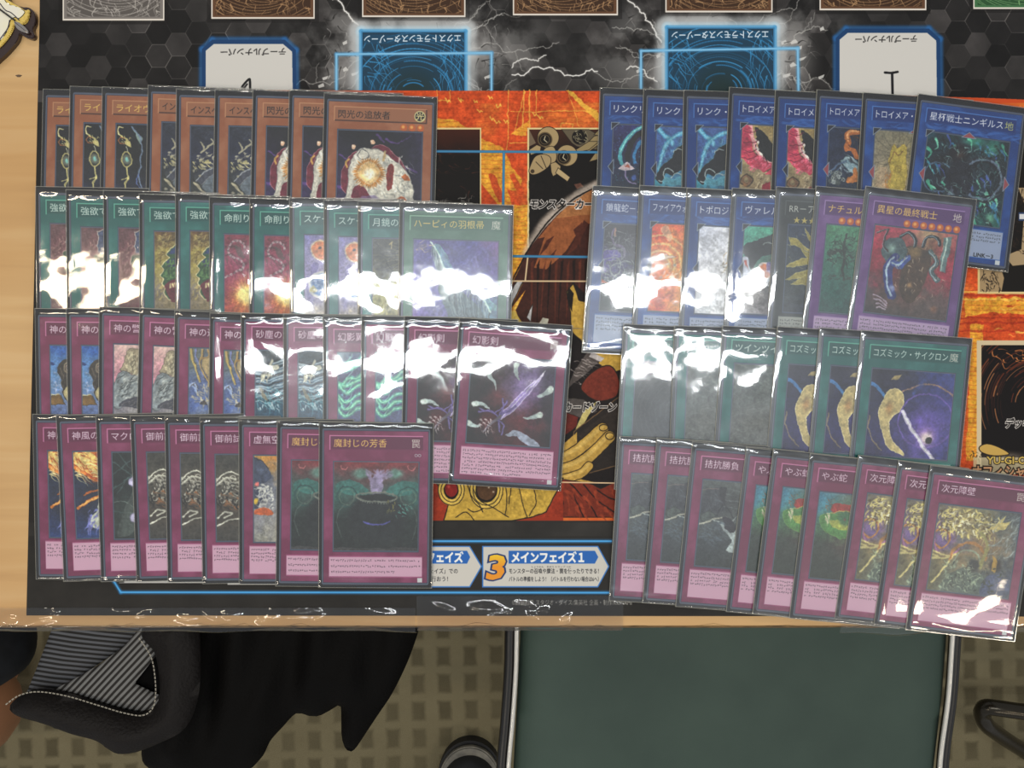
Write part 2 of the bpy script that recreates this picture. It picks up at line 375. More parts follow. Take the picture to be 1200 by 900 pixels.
def paint_mat():
    c = Cv(MX0, MY0, MX1-MX0, MY1-MY0, 2.0, '#24221f', 21)
    hexes(c, MX0, MY0, MX1, 128)
    # broken pale light around the two blue zones
    for cx in (486, 846):
        bb_ = c.bb(cx-190, -10, cx+190, 128); X, Y = c.grid(bb_); cl = fbm(X.shape[0], X.shape[1], 34*c.sc, c.r, 6); dd = np.hypot((X-cx)/150, (Y-66)/80); c.put(bb_, np.clip((cl-.40)*4, 0, 1)*np.clip(1.3-dd, 0, 1)*.9, '#a8a6a3'); c.glow(cx+82, 70, 40, '#a4a29f', .6, ry=52); c.glow(cx-72, 80, 26, '#8c8a88', .6, ry=40)
        for i in range(13):
            a = c.r.random()*6.28; r0 = 66; p = (cx+r0*math.cos(a), 62+44*math.sin(a)); k = 45+80*c.r.random(); q = (cx+(r0+k)*math.cos(a), 62+(44+k*.7)*math.sin(a))
            pts = bolt(c, p, q, .7, '#b4b2ac', .6)
            m = pts[len(pts)//2]; bolt(c, m, (m[0]+(c.r.random()-.5)*60, m[1]+(c.r.random()-.5)*50), .5, '#a8a6a0', .5, 4)
        for i in range(16):
            x, y = cx+(c.r.random()-.5)*230, 30+c.r.random()*75; c.poly([(x, y), (x+3+7*c.r.random(), y-3), (x+4+6*c.r.random(), y+1), (x+1, y+3)], '#d4d2cc', .8)
        c.hatch(cx-110, 20, cx+110, 108, 90, 14, 60, '#a8a6a2', .8, .5, 90, .3); c.hatch(cx-110, 20, cx+110, 108, 60, 16, 30, '#1c1b1a', 1.4, .5, 90, .3)
    bolt(c, (600, 88), (700, 84), 1.1, '#e8e6e0', .95); bolt(c, (640, 65), (600, 80), .9, '#dcdad4', .9); bolt(c, (734, 82), (770, 96), 1, '#dcdad4', .9); bolt(c, (735, 0), (775, 50), 1.2, '#e8e6e0', .9); bolt(c, (390, 0), (420, 30), 1.2, '#e8e6e0', .9)
    # lower edge of the opposite player's card zones
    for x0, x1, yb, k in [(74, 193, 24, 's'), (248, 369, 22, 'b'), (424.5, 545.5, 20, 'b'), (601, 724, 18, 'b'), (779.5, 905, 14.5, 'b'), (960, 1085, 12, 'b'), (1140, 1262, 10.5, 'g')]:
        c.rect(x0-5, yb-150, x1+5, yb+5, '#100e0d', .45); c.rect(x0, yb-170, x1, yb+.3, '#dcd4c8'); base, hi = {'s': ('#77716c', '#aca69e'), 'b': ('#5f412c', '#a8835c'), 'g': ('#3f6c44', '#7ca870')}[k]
        c.rect(x0+1.8, yb-169, x1-1.8, yb-1.5, base); c.setclip(x0+5, yb-165, x1-5, yb-4)
        c.rect(x0+5, yb-165, x1-5, yb-4, {'s': '#57524e', 'b': '#3c281a', 'g': '#2c5030'}[k]); mx = (x0+x1)/2
        for i in range(26): c.ring(mx+(c.r.random()-.5)*20, yb-90, 20+i*3.4, .8, hi, .6, 20+c.r.random()*60, 120+c.r.random()*50)
        c.hatch(x0+2, yb-60, x1-6, yb-8, 110, 14, 75, hi, 1.1, .8, 40, .6); c.setclip()
    # table-number boxes, printed to face the opposite player
    for x0, x1, y0, tx, bx in [(237, 348, 48, 297, 0), (979, 1102, 35, 1038, 1)]:
        q = [(x0, 130), (x0, y0+10), (x0+12, y0-1), (x1-14, y0-1), (x1-1, y0+11), (x1, 130)]
        for w_, k, al in [(9, '#1c4a7c', .35), (6, '#2868a8', .5)]: c.line(q, w_, k, al, soft=3)
        c.poly(q, '#193c66'); s = 4.4
        c.poly([(x0+s, 130), (x0+s, y0+12), (x0+14, y0+4), (x1-16, y0+4), (x1-1-s, y0+13), (x1-s, 130)], '#c9c6bf')
        c.text('テーブルナンバー', tx, y0+11 if bx else y0+13, 7.2, '#2c2a2a', width=72 if bx else 76, off=.02, rot=179.4, anchor='c')
    c.line([(284, 102), (289, 96), (293, 93.5), (293.5, 104)], 2.4, '#1a1a1c', curve=True); c.line([(286, 104), (290, 99)], 2, '#1a1a1c'); c.line([(293, 93), (293.4, 112)], 2.4, '#1a1a1c')
    c.line([(1036.5, 85.4), (1044, 85.8), (1051.5, 84.6)], 2.6, '#17171a', curve=True); c.line([(1045, 86), (1045.6, 114)], 3, '#17171a')
    # blue extra zones
    for x0, x1, y0 in [(423.5, 545.5, 37), (781.5, 907.5, 32.5)]:
        mx = (x0+x1)/2
        for w_, al, k in [(26, .55, '#c4c8c8'), (12, .5, '#b4d4e4'), (5, .8, '#4c98c8')]: c.line([(x0, 130), (x0, y0), (x1, y0), (x1, 130)], w_, k, al, soft=w_*.35)
        c.rect(x0, y0, x1, 130, '#3c7ca8'); c.rect(x0+1.8, y0+1.5, x1-1.8, 130, '#1f3c50'); c.setclip(x0+2, y0+1.5, x1-2, 125)
        c.glow(mx, y0+75, 50, '#20302e', .9)
        for i in range(60): r = 16+i*1.25; a = c.r.random()*360; c.ring(mx, y0+74, r, .5+1.1*c.r.random(), ['#2c74a4', '#3c90c4', '#204c68'][i % 3], .7, a, a+50+c.r.random()*70, ry=r*.86)
        c.hatch(x0, y0+10, x0+30, y0+60, 26, 26, 60, '#3c90c4', 1.1, .7, 30, .3); c.hatch(x1-30, y0+5, x1-2, y0+60, 26, 26, 95, '#3c90c4', 1.1, .7, 20, .3)
        c.rect(x0+3, y0+4, x1-3, y0+15, '#1d4a68', .6); c.text('エクストラモンスターゾーン', mx-1, y0+8.6, 7.8, '#d8e4ec', width=113, off=.015, rot=179.5, anchor='c'); c.setclip()
    for q in [[(394.5, 115), (394.5, 64), (576, 62.5), (576, 115)], [(751, 115), (751, 60), (934.5, 57), (935.5, 115)]]: c.line(q, 5, '#4c98cc', .5, soft=2); c.line(q, 2.2, '#7cb8dc')
    # orange field
    c.poly([(210, 106), (700, 107), (1000, 110.5), (1150, 115), (1300, 121), (1300, 610), (210, 610)], '#c2491f'); ox0 = 210
    b = c.bb(ox0, 121, MX1, 610); X, Y = c.grid(b); n = fbm(X.shape[0], X.shape[1], 60*c.sc, c.r, 5)
    c.put(b, np.clip((n-.5)*3, 0, .5), '#d88a34')
    for p in [[(505, 138), (530, 140), (545, 148), (570, 166), (590, 174), (600, 196), (612, 210), (608, 224), (596, 222), (600, 245), (590, 250), (560, 210), (564, 170), (540, 160), (505, 152)], [(596, 240), (620, 240), (618, 400), (596, 400)], [(598, 158), (606, 152), (620, 140), (618, 160)], [(1130, 349), (1300, 349), (1300, 372), (1160, 366), (1130, 372)], [(1136, 380), (1152, 380), (1146, 540), (1132, 540)]]:
        c.poly(p, '#deb234', .95, noise=.5)
    c.poly([(596, 206), (602, 204), (614, 226), (610, 232)], '#c2491f', .9); c.poly([(572, 206), (580, 208), (592, 232), (584, 236)], '#b84420', .9, curve=True); c.poly([(636, 258), (640, 260), (600, 380), (596, 380)], '#e0c058', .7)
    for y in np.arange(110, 610, 5.5): c.line([(210, y+c.r.random()), (MX1 if y > 124 else 700, y+c.r.random())], 1.1, '#a03418', .35)
    for y in (343, 351, 372, 378, 346, 388): c.line([(1100, y), (MX1, y+1)], 2.2, ['#9c2c18', '#e0b44c'][int(y) % 2], .7)
    c.hatch(1140, 345, 1300, 392, 40, 14, 0, '#e0a848', 2, .6, 5); c.hatch(1140, 345, 1300, 392, 30, 10, 0, '#a83418', 2, .6, 5)
    for q, w_ in [([(597, 135), (597, 177)], 0), ([(614, 106), (612, 150)], 1.5), ([(620.5, 106), (620.5, 150)], 1.8), ([(614, 108), (602, 158)], 1), ([(629, 106), (629, 132)], 1), ([(596, 106), (594, 178)], 1), ([(598, 131), (700, 131)], 1), ([(598, 168), (618, 168)], 1), ([(657, 150), (658, 145), (670, 145), (670, 151)], 1), ([(666, 106), (678, 150)], .8), ([(528, 106), (527, 118), (512, 119)], .9), ([(512, 106), (512, 150)], .9)]:
        if w_: c.line(q, w_, '#e0a444', .85)
    c.poly([(663, 106), (672, 108), (686, 122), (702, 134), (702, 144), (684, 128)], '#dca43c'); 
    for x, y in [(524, 118), (540, 118), (556, 119), (574, 115), (562, 131), (576, 140), (582, 143), (592, 143), (583, 124), (627, 134), (633, 137)]: c.line([(x-2, y-2), (x, y+1.5), (x+2, y-1), (x+3.5, y+1)], 1.4, '#e4ac48', .95)
    c.warp(212, 107, 701, 606, 2.4, 9, .22); c.warp(702, 124, 1290, 606, 2.4, 9, .22)
    # field zones
    def zone(x0, y0, x1, y1):
        c.rect(x0-1.6, y0-1.6, x1+1.6, y1+1.6, '#d8c48c'); c.rect(x0, y0, x1, y1, '#110e0c')
    zone(440, 152, 562.4, 330); c.grads(440, 152, 562.4, 182, [['#3c1a0e', '#3c1a0e'], ['#3a1a10', '#2c140c'], ['#140f0d', '#1c0f0c']], .3, 12)
    c.hatch(505, 170, 560, 232, 30, 10, 20, '#3c2018', 1, .6, 60); c.hatch(510, 232, 560, 240, 14, 7, 0, '#a8a49c', .8, .7, 60, .7)
    zone(620, 152, 760, 329); c.grads(620, 152, 760, 182, [['#3f2014', '#3a1e14', '#2c1810'], ['#2c1810', '#2c1a12', '#241610'], ['#120f0d', '#120f0d', '#120f0d']], .3, 12)
    # tan engine shapes
    T, D = '#a08a62', '#1c1610'
    def barrel(x, y, r): c.glow(x+2.4, y-1.5, r+4.5, T, 1, .93); c.ring(x+2.4, y-1.5, r+4.2, .7, D); c.glow(x-1.4, y+.8, r+.6, '#5c4c34', 1, .95); c.glow(x-1.4, y+.8, r-.8, '#15100c', 1, .93); c.ring(x-1.4, y+.8, r-3, .7, '#6c5c40', .8); c.line([(x-1, y-3), (x-2.4, y+1), (x+1, y+4)], .8, '#d8cca8')
    c.poly([(658, 152), (690, 152), (700, 158), (700, 176), (676, 172), (670, 168)], '#5c5240', edge=D); c.glow(679, 161, 9, '#14100e', 1, .94); c.hatch(671, 153, 687, 169, 22, 6, 40, '#8c8468', 1, .9, 80)
    for p in [[(682, 174), (696, 160), (704, 158), (704, 168), (690, 178)], [(668, 180), (690, 166), (702, 166), (690, 176)], [(690, 190), (700, 176), (704, 186)], [(696, 158), (704, 150), (704, 160)]]: c.poly(p, '#8c7a54', edge=D)
    barrel(640, 163, 8.4); barrel(662, 184, 8.2)
    c.poly([(620, 176), (629, 170), (634, 172), (633, 178), (622, 182)], T, edge=D); c.poly([(639, 174), (648, 172), (652, 180), (651, 189), (644, 192), (636, 182)], T, curve=True, edge=D)
    c.poly([(621, 196), (627, 184), (637, 181), (645, 185), (644, 194), (634, 202), (625, 205), (620, 202)], T, curve=True, edge=D); c.line([(628, 190), (636, 198)], .8, D); c.line([(634, 183), (640, 197)], .8, D); c.glow(624, 201, 2.6, '#3c3020', 1, .9)
    c.poly([(645, 192), (651, 190), (657, 195), (656, 202), (648, 207), (646, 202)], T, edge=D); c.poly([(654, 197), (668, 208), (665, 213), (651, 203)], '#b09a70', edge=D); c.poly([(672, 216), (680, 215), (684, 219), (676, 222)], '#5c3c30')
    c.poly([(620, 152), (620, 172), (628, 168)], '#6c5c48')
    # large brown faceted shape with dark slivers (no figure)
    c.line([(617, 300), (634, 268), (656, 246), (684, 226), (704, 216)], 12, '#c8b8a8', .35, curve=True, soft=7)
    c.poly([(760, 214), (704, 220), (680, 232), (656, 249), (638, 268), (617, 296), (599, 336), (596, 345), (605, 340), (613, 332), (596, 366), (604, 355), (616, 340), (604, 364), (610, 380), (640, 400), (760, 400)], '#3a1c14')
    c.line([(704, 217), (680, 229), (656, 246), (636, 268), (616, 298), (598, 334)], 1.6, '#0c0908', 1, curve=True)
    c.poly([(704, 216), (684, 228), (660, 246), (650, 256), (690, 252), (704, 252)], '#a0683c'); c.poly([(650, 256), (704, 250), (704, 262), (684, 262), (662, 296), (640, 316), (626, 314), (634, 290), (638, 278), (630, 280)], '#8a4f2c')
    for p in [[(684, 258), (690, 262), (676, 290), (664, 300)], [(650, 276), (640, 292), (632, 300), (640, 282)], [(652, 292), (648, 302), (644, 300)], [(672, 270), (682, 260), (680, 290)], [(700, 264), (704, 262), (704, 300), (694, 300)]]: c.poly(p, '#4a2216')
    for x in range(622, 702, 7): c.poly([(x, 304+c.r.random()*14), (x+3.4, 304), (x+1-6*c.r.random(), 392)], '#1a0d0a' if (x//7) % 2 else '#57281a', .9)
    c.poly([(596, 346), (606, 330), (614, 328), (602, 352), (597, 366)], '#b0aeac', edge=D, ew=1); c.poly([(617, 372), (624, 356), (622, 378)], '#b0aeac', edge=D); c.poly([(631, 379), (636, 372), (643, 374), (641, 381), (633, 383)], '#b8b4a0')
    c.poly([(596, 362), (604, 366), (614, 382), (596, 384)], '#c8aa50')
    c.poly([(664, 342), (672, 332), (680, 346), (690, 360), (704, 366), (704, 420), (684, 404), (670, 392), (668, 366)], '#b8933e', edge=D, ew=1.2); c.poly([(666, 336), (672, 344), (670, 366), (664, 350)], '#15100e'); c.poly([(670, 330), (688, 346), (704, 344), (704, 372), (690, 356), (678, 352)], '#1a1210')
    c.poly([(660, 384), (668, 386), (686, 404), (704, 410), (704, 440), (650, 470), (640, 470), (640, 384)], '#171110')
    # folded fabric, dark tablet shape and rounded gold bars below
    c.rect(640, 430, 760, 606, '#171110'); c.poly([(686, 411), (700, 408), (740, 412), (740, 430), (712, 438), (704, 428)], '#b8933e', edge=D, ew=1)
    c.poly([(663, 458), (672, 436), (688, 412), (694, 412), (706, 420), (690, 436), (672, 450)], '#4c4440', edge='#0c0a0a'); c.hatch(668, 416, 698, 450, 34, 12, 20, '#9c928c', .8, .8, 20); c.poly([(694, 412), (708, 420), (704, 424), (690, 418)], '#b4aca8')
    c.poly([(681, 452), (694, 436), (712, 428), (722, 436), (726, 452), (720, 466), (700, 470), (686, 462)], '#6c2a1c', curve=True, edge=D, ew=1.2); c.poly([(640, 468), (664, 464), (680, 476), (676, 500), (660, 512), (640, 512)], '#5c1f18', edge=D)
    c.poly([(664, 466), (684, 468), (700, 482), (680, 490), (660, 482)], '#4c4642', edge=D)
    c.poly([(674, 504), (684, 482), (700, 470), (682, 500)], '#c8b870', .9)
    c.poly([(672, 506), (724, 466), (740, 458), (740, 500), (740, 540), (686, 556), (672, 530)], '#231d19', edge='#6c5234', ew=1); c.poly([(676, 510), (724, 474), (740, 470), (740, 494), (690, 520)], '#2c241e', .8)
    G = '#b08c40'
    def bar(p, w_): c.line(p, w_+1.6, '#140f0c', 1, curve=True); c.line(p, w_, G, 1, curve=True); c.line([(x, y-w_*.22) for x, y in p], w_*.35, '#c8a658', .7, curve=True, soft=1)
    c.poly([(650, 530), (676, 506), (676, 560), (700, 566), (640, 566)], G)
    bar([(652, 540), (676, 528), (706, 502)], 13); bar([(654, 552), (684, 540), (714, 512)], 13); bar([(656, 562), (680, 555), (690, 546)], 10)
    for x, y in [(707, 501), (714.5, 511)]: c.ring(x, y, 5, .9, D, ry=4)
    c.poly([(640, 566), (660, 562), (690, 566), (704, 572), (740, 556), (740, 606), (640, 606)], '#6e2716', curve=False, edge=D, ew=1)
    for p in [[(668, 566), (690, 590), (700, 606)], [(684, 568), (700, 586), (720, 600)], [(650, 572), (660, 590), (648, 606)], [(672, 580), (684, 606)], [(700, 574), (716, 584), (740, 590)]]: c.line(p, 1.4, '#1c0c0a', .95, curve=True)
    c.hatch(650, 572, 720, 606, 26, 16, 60, '#923a20', 3, .5, 30)
    # gold ornament, lower left
    c.rect(440, 560, 660, 610, '#8f2f18'); c.poly([(512, 566), (660, 560), (640, 600), (622, 606), (600, 610), (520, 610), (526, 590)], '#b8963c', edge=D, ew=1.2)
    for x, y, r, k in [(529, 574, 9, '#7c1c18'), (570, 574, 13, '#4c3420')]: c.glow(x, y, r+7, '#c8a84c', 1, .94, ry=r+10); c.ring(x, y, r+6.5, .9, D, ry=r+9); c.ring(x, y, r+3, .9, D, ry=r+5); c.glow(x, y, r, '#14100c', 1, .94, ry=r+2); c.glow(x, y-1, r-1.4, k, 1, .93, ry=r+.4)
    c.glow(526, 570, 3, '#b04840', .8); c.glow(573, 571, 2, '#d8c8b0', .9); c.glow(578, 576, 2, '#c8b8a0', .9)
    for p in [[(546, 560), (552, 580), (562, 592), (566, 600)], [(554, 572), (562, 586), (580, 596), (596, 606)], [(590, 560), (594, 580), (592, 604)], [(548, 596), (556, 600), (566, 596)], [(600, 566), (596, 590)], [(608, 566), (612, 590), (618, 606)], [(626, 574), (628, 590), (620, 604)], [(534, 606), (546, 600), (556, 610)]]: c.line(p, 1, D, .95, curve=True)
    c.warp(596, 212, 735, 606, .7, 7, .16); c.warp(508, 566, 640, 607, .6, 6, .16)
    c.line([(655, 565), (722, 566)], 1.5, '#d8b890'); c.line([(600, 329.5), (760, 330)], 1.8, '#cdb48c'); c.line([(618.6, 300), (615.5, 329)], 1.8, '#cdb48c'); c.line([(660, 384), (690, 386)], 1, '#8c7858')
    # blue divider lines
    for q in [[(505, 177.6), (760, 179)], [(590.5, 178), (589.5, 250)], [(560, 300), (760, 302)]]: c.line(q, 3, '#2f6c94'); c.line(q, 1.2, '#4c8cb0', .7)
    # right side: tan sketch zone and dark whirl zone
    zone(1147.5, 313, 1260, 342); c.rect(1147.5, 160, 1300, 342, '#15120f'); c.poly([(1147.5, 313), (1172, 313), (1176, 326), (1173, 342), (1147.5, 342)], '#9c8460')
    c.hatch(1150, 314, 1172, 340, 40, 7, 80, '#2c241c', 1.1, .9, 60, .4); c.poly([(1176, 300), (1196, 292), (1200, 240), (1192, 220), (1205, 220), (1205, 310), (1186, 312)], '#a08a68', edge=D); c.hatch(1186, 215, 1204, 305, 50, 8, 50, '#2c2018', 1.1, .9, 70, .4)
    c.rect(1193, 249, 1205, 259, '#2c3c5c'); c.rect(1194, 251, 1205, 257, '#d0d0d0'); c.line([(1146, 313), (1146, 343.5), (1300, 345)], 1.8, '#d0b478')
    c.rect(1144, 399, MX1, 556, '#cbb894'); c.rect(1149.5, 404.5, MX1, 552, '#100c0c'); c.setclip(1149.5, 404.5, MX1, 548)
    for i in range(90):
        r = 26+c.r.random()*70; a = 150+c.r.random()*130; c.ring(1216, 474, r, .6+.9*c.r.random(), ['#5c2a18', '#3c1c14', '#94603c', '#2c1814'][i % 4], .7, a, a+14+c.r.random()*26, ry=r*1.05)
    c.hatch(1160, 408, 1200, 426, 16, 12, 30, '#b8703c', 1.2, .9, 30, .5); c.setclip()
    c.glow(1176, 536, 40, '#c8b8a0', .5, ry=10); c.poly([(1147, 524), (1156, 520), (1170, 524), (1182, 532), (1164, 534), (1150, 530)], '#c09c50', curve=True, edge=D, ew=1); c.hatch(1136, 528, 1150, 540, 12, 5, 60, '#3c3420', 1, .9, 60); c.rect(1140, 536, 1205, 556, '#c8b890', .8)
    def label(t, x, y, h, wd, slant=.18, fg='#141212', hl='#e4ddd4', o=.09):
        c.text(t, x, y, h, hl, width=wd, off=o, shear=slant); c.text(t, x, y, h, fg, width=wd, off=.03, shear=slant)
    label('モンスターカードゾーン', 621.5, 239.5, 9.8, 116); label('カードゾーン', 661.5, 477, 9.6, 60.5); label('デッキゾーン', 1178, 496, 9.4, 60)
    c.text('YU-GI-OH!', 1156, 539, 9.4, '#141010', width=58, off=.10); c.text('YU-GI-OH!', 1156, 539, 9.4, '#c8aa54', width=58, off=.03)
    c.text('オフィシャルカードゲーム', 1139, 553, 13, '#1c1410', width=150, off=.12); c.text('オフィシャルカードゲーム', 1139, 553, 13, '#c8966c', width=150, off=.03)
    # lower black band with the phase bar
    c.rect(MX0, 610, MX1, MY1, '#272522'); c.rect(MX0, 120, 214, 640, '#242220'); c.rect(MX0, 612, MX1, 628, '#302e2b', .7, .4, 30); c.mottled(MX0, 612, MX1, MY1, .18, 26)
    b1, b2 = '#2c78b4', '#4ca0dc'
    for q in [[(430, 634), (716, 634)], [(131, 676), (134, 681), (142, 693.8), (716, 694.3)]]: c.line(q, 5, b1, .5, soft=2); c.line(q, 2, b2)
    c.rect(MX0+120, 682.5, 263, 683, '#c8c6c2'); c.poly([(146, 660), (146, 682.6), (262.5, 683), (262.5, 660)], '#bfbdb8'); c.rect(267, 660, 400, 685, '#bfbdb8')
    W, B = '#c6c2b8', '#2a62ac'
    for x0, xs, xt in [(420, 550, 563.5), (566.4, 700, 712.5)]:
        c.poly([(x0-1.4, 639.4), (xs+.8, 639.4), (xt+1.6, 663.6), (xs+.8, 688.2), (x0-1.4, 688.2)], '#3c74b8'); c.poly([(x0, 640.8), (xs, 640.8), (xt, 663.6), (xs, 686.8), (x0, 686.8)], W)
    c.poly([(430, 645.2), (547.4, 645.2), (551, 652.6), (547.4, 660.2), (430, 660.2)], B); c.poly([(596, 645.2), (697, 645.2), (701, 652.6), (697, 660.2), (596, 660.2)], B)
    c.text('ドローフェイズ', 470, 653, 10.4, '#eceae4', width=72.5, off=.05); c.text('メインフェイズ１', 600, 653, 10.4, '#eceae4', width=84, off=.05)
    c.text('モンスターの召喚や魔法・罠を使ったりできる！', 596.5, 669, 5.2, '#1a1a1e', width=105, off=.006); c.text('バトルの準備をしよう！（バトルを行わない場合は6へ）', 596.5, 678.4, 5.0, '#1a1a1e', width=105, off=.004)
    c.text('しょうかん　まほう トラップ つか', 623, 664, 2.0, '#3a3a3c', width=46); c.text('フェイズ」での', 498, 669, 5.2, '#26262a', width=38.5, off=.006); c.text('を行おう！', 500, 678.2, 5.2, '#26262a', width=25, off=.006)
    for d, k in [(.11, '#1c3466'), (.05, '#e0902c')]: c.text('3', 573, 663.5, 30, k, width=17.5, off=d*.7, shear=.16)
    A = c.bb(568, 644, 597, 663); sub = c.a[A[1]:A[3], A[0]:A[2]]; X, Y = c.grid(A); om = (np.abs(sub-hexc('#e0902c')).sum(-1) < .35); c.put(A, om*np.clip((664-Y)/18, 0, .9), '#e8cc34')
    c.text('©高橋和希 スタジオ・ダイス/集英社 企画・制作/KONAMI', 600, 705.8, 5.6, '#b8b4ac', width=140, off=.0)
    return c.image('mat_print')
mp_ = [(47.5, -72), (47, 20), (44, 150), (40.5, 330), (37, 480), (31.5, 721), (480, 721.3), (900, 721.8), (1290, 722.5), (1290, -72)]
mm = prism('play_mat', [(P(x, y)[0], P(x, y)[1]) for x, y in mp_], .00005, .0005)
p0, p1 = P(MX0, MY1), P(MX1, MY0); planar_uv(mm, p0[0], p0[1], p1[0], p1[1])
mo = link('play_mat', mm, img_mat('mat_print', paint_mat(), .6, .2)); tag(mo, 'large printed card game play mat, black hexagons above an orange field', 'play mat')
# ------------------------------------------------------------------ card pictures (plain stand-ins, art units 0..100)
def a_chain(c):
    c.grads(0, 0, 100, 103, [['#10131a', '#181c22', '#232a48', '#222a44'], ['#11160f', '#15191a', '#20263c', '#20263c'], ['#252b3c', '#1c2230', '#262c40', '#262c40'], ['#2c3a72', '#262e52', '#2b3148', '#222a44']], .2)
    c.hatch(20, 0, 60, 60, 40, 12, 60, '#3c4a50', .7, .5)
    g = '#d8cf8e'
    c.line([(10, 5), (4, 4), (3, 12), (7, 17), (10, 21)], 2.6, g, curve=True); c.line([(10, 5), (4, 4), (3, 12), (7, 17)], 1, '#fff6c8', curve=True)
    c.ring(10, 26, 5, 1.6, '#b0713c'); c.poly([(12, 18), (16, 22), (21, 28), (24, 36), (15, 32)], g, curve=True)
    c.hatch(8, 18, 20, 32, 20, 5, 40, '#f2e6a0', .8)
    c.line([(17, 36), (18, 44)], 1.6, '#c8c8b0'); c.glow(17.5, 56, 10, '#8e9480', .8, .5); c.ring(17.5, 56, 8, 2.2, '#c9bf82', ry=11)
    c.glow(17.5, 56, 4.5, '#9fe0d8', 1, .4); c.line([(0, 56), (10, 56)], .6, '#8a8f88', .7)
    c.line([(17.5, 67), (17, 78), (20, 84), (16, 95), (15, 103)], 3, g, curve=True); c.line([(19, 84), (10, 88)], 1.4, g, taper=True)
    c.poly([(24, 5), (30, 9), (34, 16), (42, 20), (40, 33), (34, 24), (29, 14)], '#8fa39c'); c.line([(24, 3), (31, 12), (40, 26), (39, 60), (36, 80), (42, 103)], 2.2, '#7d90a8', .9, curve=True)
    c.line([(37, 78), (33, 92), (40, 103)], 1.5, '#6a7fb8', .9, curve=True)
def a_border(c):
    c.grads(0, 0, 100, 103, [['#2a2f3c', '#31363f', '#2c3040'], ['#2a2f44', '#2f3450', '#2a2e3a'], ['#3c4038', '#4c5460', '#59616a'], ['#3c4248', '#6c7780', '#59616a']], .15)
    c.hatch(0, 0, 60, 24, 26, 20, -50, '#4a505c', .8, .4)
    for (p) in [[(14, 36), (18, 30), (15, 22)], [(14, 36), (22, 30), (30, 24), (36, 26)], [(22, 28), (30, 22), (28, 16)]]: c.line(p, 1.8, '#b9b398', curve=True)
    c.hatch(4, 34, 30, 60, 34, 6, 20, '#c8c2a8', 1.6, .8, 60); c.hatch(2, 44, 24, 60, 16, 8, 30, '#d8cf9a', 2.2, .8, 30)
    c.poly([(8, 76), (18, 64), (34, 55), (42, 52), (42, 60), (28, 68), (14, 82)], '#4c505c'); c.line([(8, 76), (18, 64), (34, 55), (42, 52)], 1.6, '#a0a4a8', curve=True); c.line([(14, 82), (28, 68), (42, 60)], 1.2, '#8a8e92', curve=True)
    c.poly([(14, 84), (30, 66), (44, 62), (44, 90), (26, 96)], '#8896a2', .7)
    c.line([(5, 78), (10, 85), (18, 92), (24, 100)], 2.6, '#c4bca0', curve=True)
    for x, y, r in [(6, 92, 3), (14, 95, 3), (24, 98, 3.4), (4, 62, 2.5), (13, 68, 2.5)]: c.glow(x, y, r, '#b9b49c', .9, .5)
def a_burst(c):
    c.grads(0, 0, 100, 103, [['#1a181f', '#151518', '#191724', '#2a2540'], ['#26203c', '#17161b', '#15151a', '#2a2348'], ['#3b2a60', '#201b2c', '#2a2038', '#241f34'], ['#3a2c5c', '#3c3050', '#3a3048', '#221d34']], .15)
    for p in [[(60, 8), (74, 14), (92, 4)], [(3, 30), (14, 42), (6, 60)], [(86, 44), (100, 50)], [(0, 70), (14, 76)], [(48, 4), (58, 12)]]: c.line(p, 2.4, '#6b4a94', .8, curve=True, taper=True, soft=1)
    c.poly([(8, 76), (4, 62), (8, 44), (16, 30), (24, 26), (34, 30), (24, 50), (18, 78)], '#7c2a3c', curve=True, edge='#c88a92', ew=.8)
    c.poly([(40, 24), (52, 17), (62, 20), (74, 30), (84, 44), (86, 52), (68, 50), (56, 34)], '#7c2a3c', curve=True, edge='#c88a92', ew=.8)
    c.poly([(24, 26), (38, 22), (56, 25), (70, 35), (84, 46), (94, 62), (97, 84), (92, 103), (4, 103), (10, 88), (14, 66), (14, 46)], '#e2ded0', curve=True, edge='#7b7c7c', ew=.8)
    c.hatch(16, 30, 90, 96, 110, 16, 70, '#9aa09c', .9, .7, 40, .4); c.hatch(16, 30, 90, 96, 70, 14, 60, '#f4f2e6', 1.2, .8, 40, .4)
    c.poly([(62, 44), (70, 42), (70, 62), (68, 72), (62, 72)], '#8a3a34', curve=True); c.poly([(20, 74), (32, 70), (44, 84), (50, 103), (22, 103)], '#7c2a3c', curve=True)
    c.poly([(30, 84), (50, 82), (60, 103), (34, 103)], '#8a7aa6', .7, curve=True)
    c.glow(40, 53, 21, '#d9a85a', .8, .3); c.rays(40, 53, 14, 23, 40, .1, '#c78a3e', .9); c.rays(40, 53, 8, 18, 30, .16, '#f0cf90', .9); c.glow(40, 54, 11, '#fff6dc', 1, .35)
    c.line([(11, 46), (10, 40), (14, 36)], 2.4, '#d8b060', curve=True); c.line([(58, 36), (60, 26)], 3.4, '#c8b084')
    c.poly([(80, 56), (86, 53), (92, 60), (84, 62)], '#c8763c'); c.poly([(74, 90), (80, 82), (86, 84), (88, 92), (80, 98)], '#b8683c', curve=True)
    for x, y in [(19, 21), (43, 14)]: c.glow(x, y, 3.6, '#e8c4a4', 1, .7); c.glow(x-1, y-1, 1.5, '#fff', .9)
    c.ring(32, 30, 6, .8, '#5c5e60')
